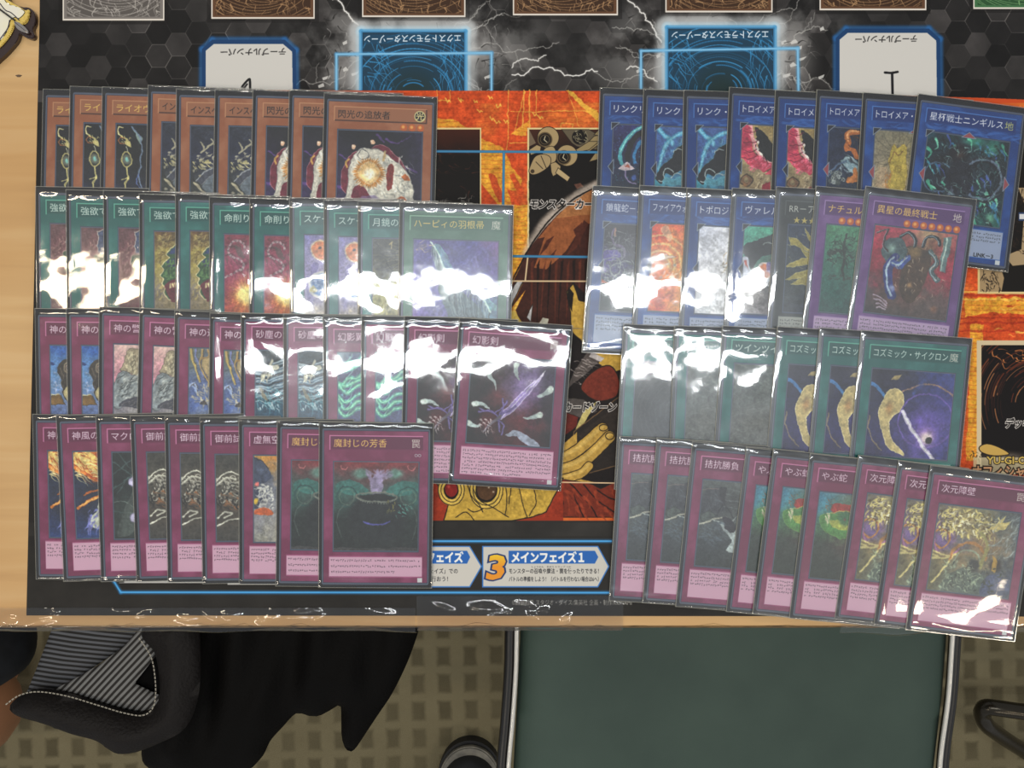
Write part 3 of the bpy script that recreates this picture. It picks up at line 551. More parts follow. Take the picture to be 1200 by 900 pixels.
def a_mauve(c):
    c.grads(0, 0, 100, 103, [['#6c4a50', '#725057', '#5c4a50'], ['#7c5258', '#84585c', '#6a5058'], ['#84605c', '#805a5c', '#5a4448'], ['#5c3a46', '#8a4a54', '#a05a5c']], .4)
    c.hatch(0, 20, 30, 100, 50, 26, 110, '#b8948a', 1.4, .5, 20, .5)
    c.poly([(26, 6), (40, 2), (60, 4), (60, 40), (28, 40), (24, 30), (27, 20)], '#4a5878', edge='#c8bcb4', ew=1.4)
    c.poly([(20, 48), (28, 42), (50, 44), (60, 60), (50, 96), (32, 84), (22, 74)], '#3c5240', curve=True, edge='#c8a8a0', ew=1.2); c.hatch(24, 46, 50, 80, 30, 8, 120, '#5e7a5c', 1.6, .7, 50)
    c.line([(22, 70), (28, 78)], 1.8, '#e8e0c8')
def a_gold_leaf(c):
    c.grads(0, 0, 100, 103, [['#6a4a2c', '#8a7840', '#7c8648'], ['#a89a4c', '#9c9458', '#8c9864'], ['#8c8478', '#8a7c54', '#7a6c48'], ['#8a7c58', '#9c8c5c', '#6c5a58']], .5, 9)
    c.hatch(0, 0, 30, 100, 60, 14, -40, '#c0b070', 1.8, .6, 40, .5); c.hatch(0, 0, 30, 60, 30, 9, -30, '#5c4c28', 1.4, .6, 40, .5)
    c.poly([(36, 16), (24, 24), (18, 34), (22, 38), (14, 46), (10, 52), (14, 56), (8, 64), (12, 70), (10, 76), (16, 82), (14, 90), (20, 100), (60, 103), (60, 16)], '#2f5a38', edge='#e0d4a8', ew=1.4)
    c.poly([(36, 18), (26, 25), (20, 34), (30, 32), (40, 30)], '#28406c'); c.poly([(16, 46), (26, 40), (42, 36), (42, 46), (24, 52)], '#2c3c5e', curve=True)
    c.hatch(16, 42, 40, 72, 36, 7, 130, '#5c8a4e', 2.2, .8, 40); c.poly([(14, 78), (26, 70), (44, 68), (44, 103), (24, 103), (18, 92)], '#6c2434')
    for i in range(4): c.poly([(21+i*4, 77-i), (24+i*4, 75-i), (24+i*4, 83-i), (21.5+i*4, 85-i)], '#d8d0a0')
def a_sun(c):
    c.grads(0, 0, 100, 103, [['#86404e', '#9a4a58', '#8a4c54'], ['#a04a68', '#a85470', '#94566a'], ['#9c3c54', '#b84a54', '#a84c4c'], ['#c06a30', '#e09838', '#e0a848']], .3)
    c.hatch(0, 0, 50, 60, 40, 22, 70, '#6e4a50', 3, .4, 50, .4); c.poly([(18, 18), (28, 24), (34, 42), (24, 36)], '#5a5450', .7, curve=True)
    for k in range(34):
        t = k/33; p = [(20+9*math.cos(.2-5.2*t*1.0), 26-13*math.sin(.2+5.2*t)) for _ in (0,)][0] if t < .6 else None
    q = spline([(34, 22), (30, 12), (20, 10), (10, 16), (6, 28), (12, 38), (24, 42), (33, 50), (30, 58), (18, 64), (2, 72)], 7)
    for i, (x, y) in enumerate(q[::2]): c.ring(x, y, 1.5, .9, '#d0c8c8' if i % 2 else '#8a8286')
    c.glow(38, 104, 46, '#e08a30', .75); c.rays(38, 104, 8, 52, 46, .05, '#f2d45c', .8, .6); c.rays(38, 104, 8, 36, 30, .08, '#ffe880', .8); c.glow(38, 104, 24, '#fff2a0', 1, .3)
def a_balls(c):
    c.grads(0, 0, 100, 103, [['#8a86c0', '#b8a8c8', '#d8cfae'], ['#a49cc8', '#b4a8c4', '#d8cfb0'], ['#8c86b4', '#b0a8b8', '#dccfa8'], ['#d8ccb0', '#d8d0bc', '#dcd4b8']], .35)
    c.glow(30, 26, 21, '#e8d9b8', 1, .85); c.glow(30, 26, 18, '#e0905a', 1, .85); c.glow(34, 20, 7, '#e8b088', .8)
    c.glow(28, 22, 3, '#3a3a40', .9, .6); c.poly([(10, 60), (18, 48), (24, 52), (22, 64), (12, 74)], '#7a70a8', .8, curve=True)
    c.glow(30, 90, 25, '#d8d8d0', .9, .9); c.glow(30, 90, 22, '#5a80b4', 1, .8); c.hatch(14, 74, 40, 96, 26, 9, 30, '#8aa8cc', 2, .6); c.poly([(8, 96), (14, 90), (24, 103), (8, 103)], '#c8bc70', .8)
def a_pale_rays(c):
    c.grads(0, 0, 100, 103, [['#464844', '#4c4c48', '#5a5850'], ['#5c5c4c', '#4c4c40', '#6c6850'], ['#8a8a58', '#a8a05c', '#a49858'], ['#8c8a70', '#a8a070', '#b0a468']], .4)
    c.hatch(0, 4, 50, 46, 50, 18, 160, '#6c6c68', 1.6, .7, 40, .5); c.hatch(0, 4, 40, 40, 30, 16, 20, '#2a2c28', 2, .5, 40, .5)
    c.rays(46, 20, 10, 100, 40, .015, '#d8cc78', .7); c.hatch(2, 45, 40, 103, 50, 30, 105, '#d4cc80', 1.6, .6, 14); c.line([(20, 6), (23, 3), (22, 10)], 1.3, '#d8c890')
    c.poly([(0, 48), (14, 60), (22, 66), (8, 96), (0, 80)], '#b8b468', .5, curve=True)
def a_feather(c):
    c.grads(0, 0, 100, 103, [['#584e96', '#5c5698', '#54509a', '#7a4c8c'], ['#6058a0', '#5a5c9a', '#50489a', '#60509a'], ['#6456a8', '#5c5ca0', '#5c60a0', '#5a78a0'], ['#8c5cb8', '#8078a8', '#5c8c94', '#6a9aa0']], .3)
    c.hatch(0, 0, 100, 100, 60, 30, 100, '#7c74c0', 3, .3, 30)
    f = [(20, 2), (30, 14), (36, 30), (48, 46), (66, 58), (88, 72), (100, 90)]
    c.poly([(22, 4), (28, 30), (32, 60), (40, 84), (52, 103), (92, 103), (84, 84), (66, 66), (46, 48), (34, 28)], '#5c7278', .9, curve=True)
    for t in np.linspace(.08, .98, 90):
        p = spline(f, 16); q = p[int(t*(len(p)-1))]; l = 18+38*math.sin(t*3.0)
        c.line([q, (q[0]-2+c.r.random()*6, q[1]+l*.6), (q[0]+6+c.r.random()*8, q[1]+l)], .9, '#a8bcbc' if c.r.random() < .6 else '#41565c', .75, curve=True, taper=True)
        c.line([q, (q[0]+7, q[1]-1), (q[0]+15, q[1]+7)], .9, '#8ccfc4', .6, curve=True, taper=True)
    c.line(f, 1.8, '#d8f0e4', curve=True); c.hatch(0, 4, 26, 14, 12, 16, -10, '#c8b898', 1, .8)
def a_bluesky(c):
    c.grads(0, 0, 100, 103, [['#2a62b0', '#3470b8', '#3c78bc'], ['#6c9cc8', '#8fb4cc', '#7ca6c8'], ['#6f88b4', '#8c9cc0', '#8898b8'], ['#4a64a4', '#8a96b8', '#8c98b8']], .25)
    c.poly([(0, 28), (8, 32), (4, 36), (0, 34)], '#20407c'); c.hatch(0, 40, 30, 90, 30, 14, 60, '#b8c4dc', 2, .5, 50, .5)
    c.poly([(40, 22), (24, 24), (14, 34), (11, 46), (16, 58), (18, 72), (26, 84), (44, 84), (44, 22)], '#3a342e', curve=True); c.ring(33, 38, 9, 2.6, '#a89c84'); c.ring(33, 38, 5, 1.4, '#d0b0a0'); c.hatch(14, 36, 34, 70, 16, 10, 90, '#7c7060', 1.4, .8)
    c.poly([(44, 56), (30, 68), (20, 80), (26, 94), (34, 103), (60, 103), (60, 50)], '#cfc494', edge='#20201c', ew=1.2); c.poly([(0, 90), (14, 84), (20, 92), (24, 103), (0, 103)], '#8a6a34', edge='#2a2018'); c.line([(0, 88), (14, 84)], 1.8, '#e0d8b0')
def a_greywing(c):
    c.grads(0, 0, 100, 103, [['#e0c4bc', '#e2c8bc', '#dcc8bc'], ['#d8a0ac', '#d8b4b0', '#d0b4b0'], ['#8c8896', '#c8bcb8', '#c0b0b0'], ['#a8aaa4', '#a8acaa', '#8c9090']], .25)
    c.poly([(40, 6), (24, 8), (20, 18), (16, 34), (10, 42), (14, 46), (30, 46), (40, 56), (60, 50), (60, 8)], '#b0a488', curve=True, edge='#5c5a4c'); c.hatch(20, 12, 40, 40, 34, 18, 95, '#e0d8b8', 1.6, .8, 18); c.hatch(20, 12, 40, 44, 22, 16, 95, '#6a6450', .9, .8, 18)
    c.poly([(4, 52), (16, 44), (30, 48), (50, 54), (60, 70), (60, 86), (34, 90), (18, 103), (0, 103), (0, 70)], '#99a3a6', curve=True, edge='#484c50')
    c.hatch(2, 54, 50, 96, 60, 26, -40, '#c8cdc8', 2.4, .7, 12); c.hatch(2, 54, 50, 90, 26, 24, -40, '#4e5658', 1.8, .7, 12); c.poly([(10, 103), (24, 90), (44, 84), (60, 84), (60, 103)], '#4a4c58', curve=True); c.hatch(14, 90, 50, 103, 16, 10, -30, '#888', 1)
def a_streams(c):
    c.grads(0, 0, 100, 103, [['#7c8468', '#5c70a0', '#8c8468'], ['#6a7ca0', '#5c6ca8', '#b09a6c'], ['#5872b0', '#7c94c0', '#b8a888'], ['#a8a494', '#b0a890', '#a89c80']], .25)
    for p, k in [([(4, 0), (6, 20), (12, 40), (20, 62)], '#d8c070'), ([(12, 0), (12, 18), (22, 40), (26, 56)], '#8490c0'), ([(24, 0), (22, 14), (18, 30), (32, 54), (36, 70)], '#d0b06c'), ([(34, 0), (34, 14), (22, 18)], '#c09c5c'), ([(0, 66), (10, 72), (14, 82)], '#a8bce0'), ([(0, 70), (8, 64), (14, 74)], '#c0d0ec')]:
        c.line(p, 3.6, k, .85, curve=True); c.line([(x+2.2, y) for x, y in p], 1, '#54493c', .8, curve=True)
    c.poly([(38, 14), (24, 18), (22, 30), (34, 50), (40, 70), (60, 80), (60, 10)], '#c8b078', .9, edge='#8c6c40'); c.hatch(20, 60, 36, 103, 24, 14, 80, '#e0d0a4', 1.4, .6); c.hatch(0, 80, 40, 100, 20, 14, 10, '#d8ccac', 2, .5); c.poly([(22, 98), (30, 94), (36, 103), (20, 103)], '#3c342c', .8)
def a_storm(c):
    c.grads(0, 0, 100, 103, [['#38464c', '#3a484c', '#3c4c54'], ['#4a6a84', '#5a8098', '#4e7c88'], ['#34586e', '#3a6478', '#4c8a90'], ['#2e5474', '#3c6c88', '#509098']], .3)
    for i in range(17):
        y = 14+i*4.4; k = c.r.random()
        c.line([(0, y+4), (10, y+8*k), (24, y+7), (36, y+2), (50, y-3)], 2.4*(.5+k), '#b8ccd4' if i % 3 else '#17262e', .8, curve=True)
    c.hatch(0, 60, 40, 96, 40, 24, 50, '#6cb4c0', 1.8, .6, 20); c.poly([(6, 62), (12, 68), (20, 86), (10, 78)], '#8c8a74', curve=True)
    c.poly([(8, 44), (14, 34), (22, 26), (27, 14), (31, 18), (28, 26), (38, 24), (40, 32), (28, 36), (20, 42), (12, 52)], '#c8c8b4', curve=True, edge='#3c4448'); c.hatch(8, 34, 30, 50, 18, 8, 80, '#e8e4cc', 1.8); c.hatch(10, 28, 30, 46, 9, 5, 60, '#2c3438', 2.4); c.hatch(2, 92, 40, 103, 22, 7, 70, '#c8dce0', 1.6)
def a_lightning(c):
    c.grads(0, 0, 100, 103, [['#58788c', '#505078', '#58588c'], ['#403e6c', '#4a4880', '#6868a8'], ['#3c4478', '#4c5088', '#7488b8'], ['#48607c', '#3c4c74', '#58809c']], .3)
    for y, d in [(14, 14), (26, -6), (40, 16), (50, -2), (62, -14), (76, -10), (88, -16), (98, -12)]:
        p = [(-2, y+d), (8, y+d*.3+4), (18, y), (30, y-6+d*.3), (42, y-12)]
        c.line(p, 6, '#5cc0a0', .45, curve=True, soft=3); c.line(p, 2.2, '#a0e8c8', .9, curve=True); c.line([(12, y+2), (20, y-8), (22, y-16)], 1.4, '#a8ecd0', .9, curve=True, taper=True)
    c.hatch(0, 0, 44, 100, 40, 12, -40, '#8cd0dc', 1.2, .7, 50, .5)
def a_spear(c):
    c.grads(0, 0, 100, 103, [['#1c1a1c', '#302424', '#5c4a70', '#4a3c5c'], ['#1a1718', '#3c2028', '#6a5480', '#2c2434'], ['#181416', '#4a1c20', '#5c2434', '#281820'], ['#141214', '#3c1c1e', '#4a1c20', '#201618']], .4)
    c.glow(64, 34, 34, '#9a82bc', .75); c.glow(58, 52, 18, '#b8a0d0', .5)
    for x, y, r in [(34, 46, 16), (60, 76, 20), (20, 78, 14), (88, 80, 12)]: c.glow(x, y, r, '#7c2a2c', .6)
    for p in [[(21, 12), (22, 22), (30, 30), (32, 40)], [(8, 57), (18, 56), (26, 62)], [(54, 8), (54, 18), (58, 26)], [(96, 34), (88, 42), (80, 44)], [(86, 66), (76, 70), (66, 70)], [(0, 80), (8, 84), (16, 82)]]: c.line(p, 7, '#b9c8c6', .85, curve=True, taper=True); c.glow(p[0][0], p[0][1], 5, '#d8e4dc', .95, .5)
    c.poly([(46, 92), (60, 94), (74, 103), (88, 103), (72, 90), (56, 86)], '#a8b0c0', curve=True)
    c.poly([(90, 12), (64, 38), (48, 56), (36, 70), (40, 74), (54, 62), (72, 40)], '#a894cc', edge='#e4dcf4', ew=.9); c.line([(90, 12), (40, 72)], .8, '#fff', .9)
    for p in [[(46, 50), (40, 60), (30, 66), (14, 62)], [(56, 56), (46, 64), (38, 72), (40, 88)], [(40, 48), (42, 60), (36, 70)], [(36, 72), (28, 64), (12, 66)], [(34, 74), (44, 80), (42, 92)]]: c.line(p, 2.2, '#544480', 1, curve=True); c.line(p, .7, '#a090c8', .9, curve=True)
    c.line([(38, 70), (20, 88)], 3, '#6c6470'); c.hatch(14, 74, 30, 90, 24, 5, 50, '#cfc8c8', 1.2, .9)
def a_fireball(c):
    c.grads(0, 0, 100, 103, [['#20283c', '#2a3040'], ['#23304c', '#2a2c34'], ['#26304e', '#2c3034'], ['#2a4480', '#30425c']], .2)
    c.poly([(-2, -2), (60, -2), (60, 60), (44, 50), (30, 42), (20, 36), (8, 28), (0, 22)], '#e08a34', curve=True); c.poly([(0, 2), (20, 0), (40, 16), (56, 40), (56, 56), (40, 42), (22, 30), (6, 20)], '#f4d884', curve=True)
    c.hatch(0, 0, 40, 34, 50, 26, 42, '#b8501c', 1.4, .8, 12); c.hatch(0, 4, 40, 36, 30, 22, 42, '#fff0b0', 1.6, .8, 12); c.poly([(30, -2), (60, -2), (60, 30), (44, 14)], '#c0582c', .8)
    c.line([(4, 76), (16, 67), (34, 60)], 4, '#e88c2c', curve=True); c.line([(6, 74), (16, 67), (34, 61)], 1.6, '#ffd27c', curve=True); c.line([(12, 58), (24, 53), (36, 52)], 2.6, '#c8702c', curve=True)
    c.poly([(36, 62), (30, 70), (26, 82), (20, 90), (20, 103), (60, 103), (60, 60)], '#d8dcc8', .95, curve=True); c.hatch(16, 76, 34, 103, 20, 12, 120, '#8c90d0', 2.4, .6)
def a_orbits(c):
    c.grads(0, 0, 100, 103, [['#232c2c', '#27383a'], ['#1f2829', '#2c4240'], ['#34403c', '#3c5450'], ['#2a3432', '#2c3c38']], .3)
    for p in [[(0, 10), (30, 34)], [(0, 26), (34, 0)], [(4, 50), (16, 30), (36, 18)], [(0, 44), (30, 20)], [(0, 70), (36, 74)], [(6, 0), (20, 20)]]: c.line(p, 1.2, '#4c6462', .8)
    c.poly([(34, 30), (20, 52), (8, 80), (4, 100), (20, 96), (34, 70)], '#66706a', .6, curve=True); c.ring(8, 78, 20, 1, '#7c8c84', .8, 200, 380)
    for y, r in [(34, 6.6), (78, 5.4)]: c.glow(24, y, r+1, '#8c86a8', .8, .8); c.glow(24, y, r, '#c8c4dc', 1, .8)
def a_sepia(c):
    c.grads(0, 0, 100, 103, [['#3c3c36', '#44443c', '#3c3a34'], ['#605c50', '#6c6454', '#5c584c'], ['#4c443c', '#5c5444', '#545048'], ['#45443e', '#4c4a44', '#4c4844']], .3)
    c.hatch(2, 26, 44, 62, 70, 14, 30, '#c8c6b8', 1.8, .85, 60, .5); c.hatch(0, 34, 40, 70, 40, 12, 80, '#23221e', 1.6, .8, 60, .5); c.hatch(4, 50, 40, 72, 16, 9, 30, '#9c6c44', 2.2, .8)
    for p in [[(2, 34), (8, 26), (18, 22), (34, 28)], [(2, 40), (12, 30), (26, 32)], [(2, 82), (10, 76), (20, 77), (10, 82)], [(2, 92), (14, 86), (34, 84)]]: c.line(p, 2, '#dcdccc', .95, curve=True)
def a_orbs(c):
    c.grads(0, 0, 100, 103, [['#d8a840', '#e09844', '#d07c44'], ['#50586c', '#a8a8a8', '#c8c8c0'], ['#8c8c94', '#b8b8b4', '#c4c4b8'], ['#9c9c94', '#c4bca4', '#c8b890']], .35)
    c.poly([(-2, 2), (10, 6), (22, 18), (30, 34), (24, 46), (10, 50), (-2, 44)], '#48526a', curve=True); c.line([(0, 2), (14, 8), (26, 22)], 1.6, '#242430', curve=True); c.glow(12, 26, 9, '#7484a0', .7)
    c.poly([(-2, 56), (10, 60), (16, 74), (8, 92), (-2, 90)], '#3f465c', curve=True); c.hatch(8, 50, 34, 92, 40, 12, 120, '#dcdcd4', 3, .6, 60, .5)
    c.glow(5, 50, 5, '#e08078', 1, .5); c.glow(3, 80, 5, '#e0c040', 1, .5, ry=8); c.poly([(0, 103), (6, 94), (18, 90), (28, 94), (34, 103)], '#cc6a34', curve=True)
def a_cauldron(c):
    c.grads(0, 0, 100, 103, [['#7c2c34', '#8c3438', '#8c3438', '#7c2c34'], ['#40786c', '#4a5c58', '#4a5c58', '#40786c'], ['#22302c', '#2c3432', '#2c3432', '#22302c'], ['#1f2724', '#262c2a', '#282e2c', '#1f2826']], .12)
    for x, f in [(26, 1), (78, -1)]:
        c.glow(x+6*f, 14, 15, '#6ca092', .85, .3, ry=9); c.poly([(x-22*f, 26), (x-6*f, 22), (x+12*f, 30), (x+16*f, 40), (x-4*f, 40), (x-22*f, 34)], '#3f8078', .9, curve=True); c.ring(x-10*f, 42, 12, 1.6, '#2a5450', .9); c.ring(x-10*f, 42, 9, 1, '#6a8878', .8); c.ring(x-14*f, 6, 4, 1, '#c87878', .9, 0, 200)
    for i in range(26): c.line([(52+(c.r.random()-.5)*8, 42), (50+(c.r.random()-.5)*14, 24), (54+(c.r.random()-.5)*34, 8+c.r.random()*8)], 2, '#a89cbc', .5, curve=True, soft=1)
    c.glow(52, 68, 42, '#23292a', .95, .7, ry=34); c.ring(51, 42, 24, 2, '#7e8478', .9, ry=6); c.glow(51, 42, 22, '#181c1a', .9, .8, ry=4.5)
    for i in range(20): t = math.pi*(.05+.9*i/19); c.glow(51+23*math.cos(t), 43+7*math.sin(t), 1.2, '#a8aca0', .9)
    c.ring(51, 66, 20, 1.6, '#5c5cac', .8, 40, 140, ry=9); c.hatch(74, 50, 94, 66, 16, 5, 40, '#6ab4a8', 1.2, .9); c.hatch(64, 44, 74, 58, 10, 6, 110, '#8a8440', 1)
    c.line([(10, 90), (4, 70), (10, 54), (24, 46)], 1, '#53605a', .8, curve=True); c.line([(94, 92), (99, 72), (92, 54), (80, 46)], 1, '#53605a', .8, curve=True)
def a_cyan_arc(c):
    c.grads(0, 0, 100, 103, [['#2c2c60', '#34347c', '#3c3c80'], ['#20244c', '#20284c', '#3c7ca8'], ['#1c2c48', '#182434', '#2c6ca0'], ['#123040', '#141c2c', '#2c4890']], .3)
    for i in range(70): c.glow(c.r.random()*50, c.r.random()*103, 1.6, '#6484c4' if i % 2 else '#58b0b4', .8)
    c.line([(52, 2), (36, 12), (22, 28), (14, 48), (16, 68)], 7, '#58b4bc', .95, curve=True); c.line([(52, 2), (36, 12), (22, 28), (14, 48)], 2, '#a8e4e0', .9, curve=True)
    c.line([(50, 14), (38, 24), (28, 42), (26, 60)], 9, '#15181f', .95, curve=True); c.line([(54, 26), (44, 36), (38, 52), (40, 66)], 6, '#3c8cc0', .9, curve=True)
    c.poly([(10, 76), (26, 64), (40, 78), (24, 82)], '#d8c8cc', edge='#f0e8e8'); c.poly([(20, 74), (28, 69), (32, 75)], '#c06c54')
    c.line([(24, 82), (24, 92), (32, 100), (44, 103)], 2.2, '#9c8cb4', 1, curve=True); c.glow(40, 92, 7, '#4c6cb8', .9, .4)
def a_web(c):
    c.grads(0, 0, 100, 103, [['#4c74ac', '#4a5490', '#445088'], ['#3c5494', '#58b0c4', '#404c84'], ['#4cb0c4', '#3c5c84', '#303c50'], ['#20282c', '#5490a0', '#4c84a4']], .3)
    for p in [[(4, 4), (14, 14), (26, 22)], [(60, 6), (42, 12), (26, 22), (14, 40), (6, 76)], [(26, 22), (30, 30)]]: c.line(p, 7, '#58b4d0', .6, curve=True, soft=3); c.line(p, 3.6, '#8ccce0', .9, curve=True)
    c.hatch(8, 20, 50, 60, 40, 7, 60, '#90c8dc', 1.2, .8, 50)
    c.poly([(60, 30), (44, 32), (34, 42), (30, 54), (18, 64), (6, 80), (2, 92), (10, 103), (18, 96), (20, 84), (34, 86), (46, 76), (60, 74)], '#1e2226', curve=True, edge='#5ca0ac')
    for p in [[(32, 44), (40, 38), (48, 40)], [(18, 92), (16, 80), (26, 74), (34, 80)], [(30, 90), (38, 82), (50, 84), (60, 74)], [(8, 96), (14, 98), (20, 92)]]: c.line(p, 1.7, '#b8c8c8', .95, curve=True)
    c.poly([(14, 103), (22, 90), (34, 92), (46, 86), (60, 92), (60, 103)], '#62a8b8', .85, curve=True)
def a_petals(c):
    c.grads(0, 0, 100, 103, [['#b09c68', '#a8925c', '#a08c60'], ['#a89870', '#b0a078', '#a08c60'], ['#a0906c', '#a8987c', '#988464'], ['#8c6c44', '#a48c68', '#98643c']], .3)
    c.line([(6, -4), (4, 12), (5, 30), (10, 44), (24, 54), (44, 64)], 20, '#cc4c64', 1, curve=True); c.line([(12, -4), (14, 14), (22, 34), (36, 48), (50, 54)], 6, '#ecb0b0', .9, curve=True)
    c.hatch(-2, 0, 14, 50, 50, 8, 185, '#b83c5c', 1.8, .9, 12); c.hatch(10, 44, 44, 66, 30, 8, 140, '#e07890', 2, .9, 14)
    c.poly([(20, 2), (34, 12), (46, 24), (60, 40), (50, 54), (38, 48), (26, 34), (22, 18)], '#1d2020', curve=True); c.hatch(20, 12, 44, 50, 22, 9, 60, '#0f1010', 2)
    for p in [(22, 24, 6), (24, 34, 7), (30, 42, 7)]: c.poly([(p[0]-4, p[1]-4), (p[0]+4, p[1]), (p[0]+2, p[1]+p[2]-2)], '#ece6dc')
    for y in (10, 26, 38, 50): c.line([(2, y), (14, y+1), (24, y-4)], 1, '#701c34', .9, curve=True)
    c.ring(10, 82, 9, 2.2, '#504434'); c.ring(10, 82, 6, 4, '#8c6c50'); c.glow(8, 90, 5, '#a87848'); c.line([(44, 64), (32, 78), (28, 96)], 2, '#705c40', curve=True); c.hatch(24, 70, 44, 100, 26, 8, 120, '#d4c4a0', 1.4); c.poly([(34, 90), (46, 82), (46, 103), (34, 103)], '#9c2c3c')
def a_armour(c):
    c.grads(0, 0, 100, 103, [['#24304c', '#20283c', '#2a3040'], ['#28324c', '#222a40', '#2c3444'], ['#323c50', '#2c3844', '#30383c'], ['#34383c', '#3a3c3a', '#383a38']], .2)
    c.line([(50, 6), (38, 6), (30, 12), (34, 22), (30, 34), (42, 36), (50, 48)], 8, '#b87038', 1, curve=True); c.line([(50, 4), (38, 4), (31, 11), (34, 20)], 3, '#e8b078', .9, curve=True); c.hatch(30, 8, 50, 40, 14, 8, 60, '#6a3c1c', 1.6)
    c.poly([(20, 54), (34, 44), (52, 56), (60, 70), (44, 76), (30, 66)], '#7d99a4', edge='#1c2428'); c.poly([(26, 40), (40, 50), (54, 62), (36, 56)], '#3c4a54'); c.hatch(16, 48, 50, 74, 30, 12, 30, '#b8ccd0', 1.5)
    c.line([(4, 74), (18, 60), (30, 54)], 3, '#5c7490', .9); c.line([(4, 80), (20, 66)], 2, '#5c7490', .9)
    for i in range(26): x, y = 4+c.r.random()*26, 74+c.r.random()*20; c.ring(x, y, 2.5, 1.2, '#a8b0ac' if i % 2 else '#58605e')
    c.poly([(44, 66), (50, 66), (54, 84), (48, 90), (34, 90), (36, 82), (42, 80)], '#c07c40', curve=True); c.glow(40, 86, 5, '#e0a468', .8)
def a_beige_ray(c):
    c.grads(0, 0, 100, 103, [['#84806c', '#8c866c', '#94906c'], ['#98907c', '#a89c74', '#b4a464'], ['#b8a888', '#c0ac80', '#bcb060'], ['#b0a07c', '#b8a06c', '#b4a458']], .3)
    for a in range(0, 360, 18): c.line([(44, 46), (44+80*math.cos(math.radians(a)), 46+80*math.sin(math.radians(a)))], 1.4, '#686454', .7)
    c.rays(44, 44, 10, 30, 26, .07, '#645e50', .6); c.poly([(36, 24), (44, 30), (54, 22), (60, 40), (60, 103), (28, 103), (32, 76), (28, 52)], '#c4b04c', .85, curve=True, edge='#947c3c')
    c.line([(30, 58), (38, 36), (46, 44), (54, 34)], 1.8, '#805c34', .9); c.ring(46, 68, 6, 1.4, '#a48c3c'); c.line([(6, 58), (26, 62)], 1, '#5c584c', .8); c.poly([(8, 66), (26, 66), (22, 103), (6, 103)], '#c4ac8c', .7); c.hatch(20, 70, 36, 103, 20, 14, 100, '#c48c4c', 1.8, .6)
def a_iris(c):
    c.grads(0, 0, 100, 103, [['#1c5060', '#182c34', '#2c6c68', '#1c3038'], ['#16222c', '#20242c', '#2c3a44', '#18262c'], ['#1c2c3c', '#1c2430', '#2c4454', '#182830'], ['#1c4c68', '#28344c', '#1c4040', '#2c7064']], .5, 14)
    for i in range(90):
        x, y = c.r.random()*100, c.r.random()*100
        if math.hypot(x-40, y-34) < 20: continue
        c.line([(x, y), (x+5, y+4+6*c.r.random()), (x+9*c.r.random(), y+14)], 1+4*c.r.random(), ['#5cc0a0', '#3c80a8', '#8ce0c0', '#4c60a8', '#1c2830', '#12181c'][i % 6], .65, curve=True, taper=True)
    c.glow(56, 5, 18, '#58c8a0', .6, ry=8); c.glow(80, 10, 14, '#58c8a0', .5)
    for r, k in [(27, '#2a2f38'), (24, '#6c7c90'), (21, '#1c2028')]: c.ring(72, 48, r, 2.4, k, .9, ry=r)
    c.ring(18, 52, 18, 2, '#54708c', .9); c.glow(40, 22, 15, '#16141a', .95, .5); c.glow(42, 22, 8, '#4c3830', .8); c.poly([(34, 34), (54, 32), (60, 60), (44, 100), (28, 70)], '#20242e', .9, curve=True)
    c.poly([(36, 60), (44, 78), (30, 100), (24, 90)], '#5c6878', .8); c.poly([(24, 86), (34, 70), (44, 74), (54, 103), (20, 103)], '#8a94a8', .55)
    c.hatch(10, 10, 96, 100, 120, 14, 60, '#a8d8d0', .7, .6, 70, .5); c.hatch(10, 10, 96, 100, 60, 14, 120, '#0c1014', 1.2, .8, 70, .5)
    c.glow(88, 93, 9, '#8cd8b0', .7); c.glow(63, 94, 5, '#b8f0c8', .8)
def a_scribble(c):
    c.grads(0, 0, 100, 103, [['#2c2a34', '#30282c', '#2c2a2c'], ['#2c2c34', '#302c3c', '#2c3430'], ['#48389c', '#2c3430', '#2c3c30'], ['#24302c', '#24302a', '#242c28'], ['#1c2a24', '#20302a', '#202a24']], .3)
    c.poly([(2, 48), (20, 42), (30, 54), (12, 62), (2, 60)], '#5a44b0', .8, curve=True); c.line([(16, 8), (14, 22), (20, 34), (34, 40), (36, 54)], 4, '#6a5c80', .8, curve=True); c.line([(18, 6), (20, 20)], 3, '#c89c84', .9)
    c.hatch(4, 8, 60, 100, 90, 22, 110, '#b0bcb4', .9, .75, 60, .7); c.hatch(4, 60, 60, 100, 60, 14, 20, '#58645c', 1, .8, 60, .7); c.ring(16, 72, 16, 1.2, '#9ca8a0'); c.ring(26, 78, 12, 1, '#9ca8a0')
    c.poly([(-2, 94), (14, 103), (-2, 103)], '#b85c38')
def a_fireswirl(c):
    c.grads(0, 0, 100, 103, [['#d8502c', '#e09048', '#e0b458'], ['#e08440', '#e0b050', '#e4c45c'], ['#d86830', '#e0a040', '#e0c050'], ['#d06038', '#e09c40', '#dca850']], .6, 18)
    for r in (14, 24, 36, 50): c.ring(18, 70, r, 3, '#f4d890', .7, 200, 380, soft=2); c.ring(18, 70, r+6, 2, '#d87838', .6, 200, 370, soft=2)
    c.poly([(16, 8), (28, 4), (36, 22), (30, 30), (22, 20)], '#d8c0a0', .7, curve=True); c.poly([(0, 60), (12, 54), (44, 56), (24, 62), (10, 64)], '#e0d0c0', .9, curve=True, edge='#706050')
    c.hatch(20, 66, 50, 96, 20, 10, 140, '#e8d8b8', 1.6); c.glow(42, 70, 6, '#98948c', .9); c.glow(20, 94, 5, '#a8a098', .8)
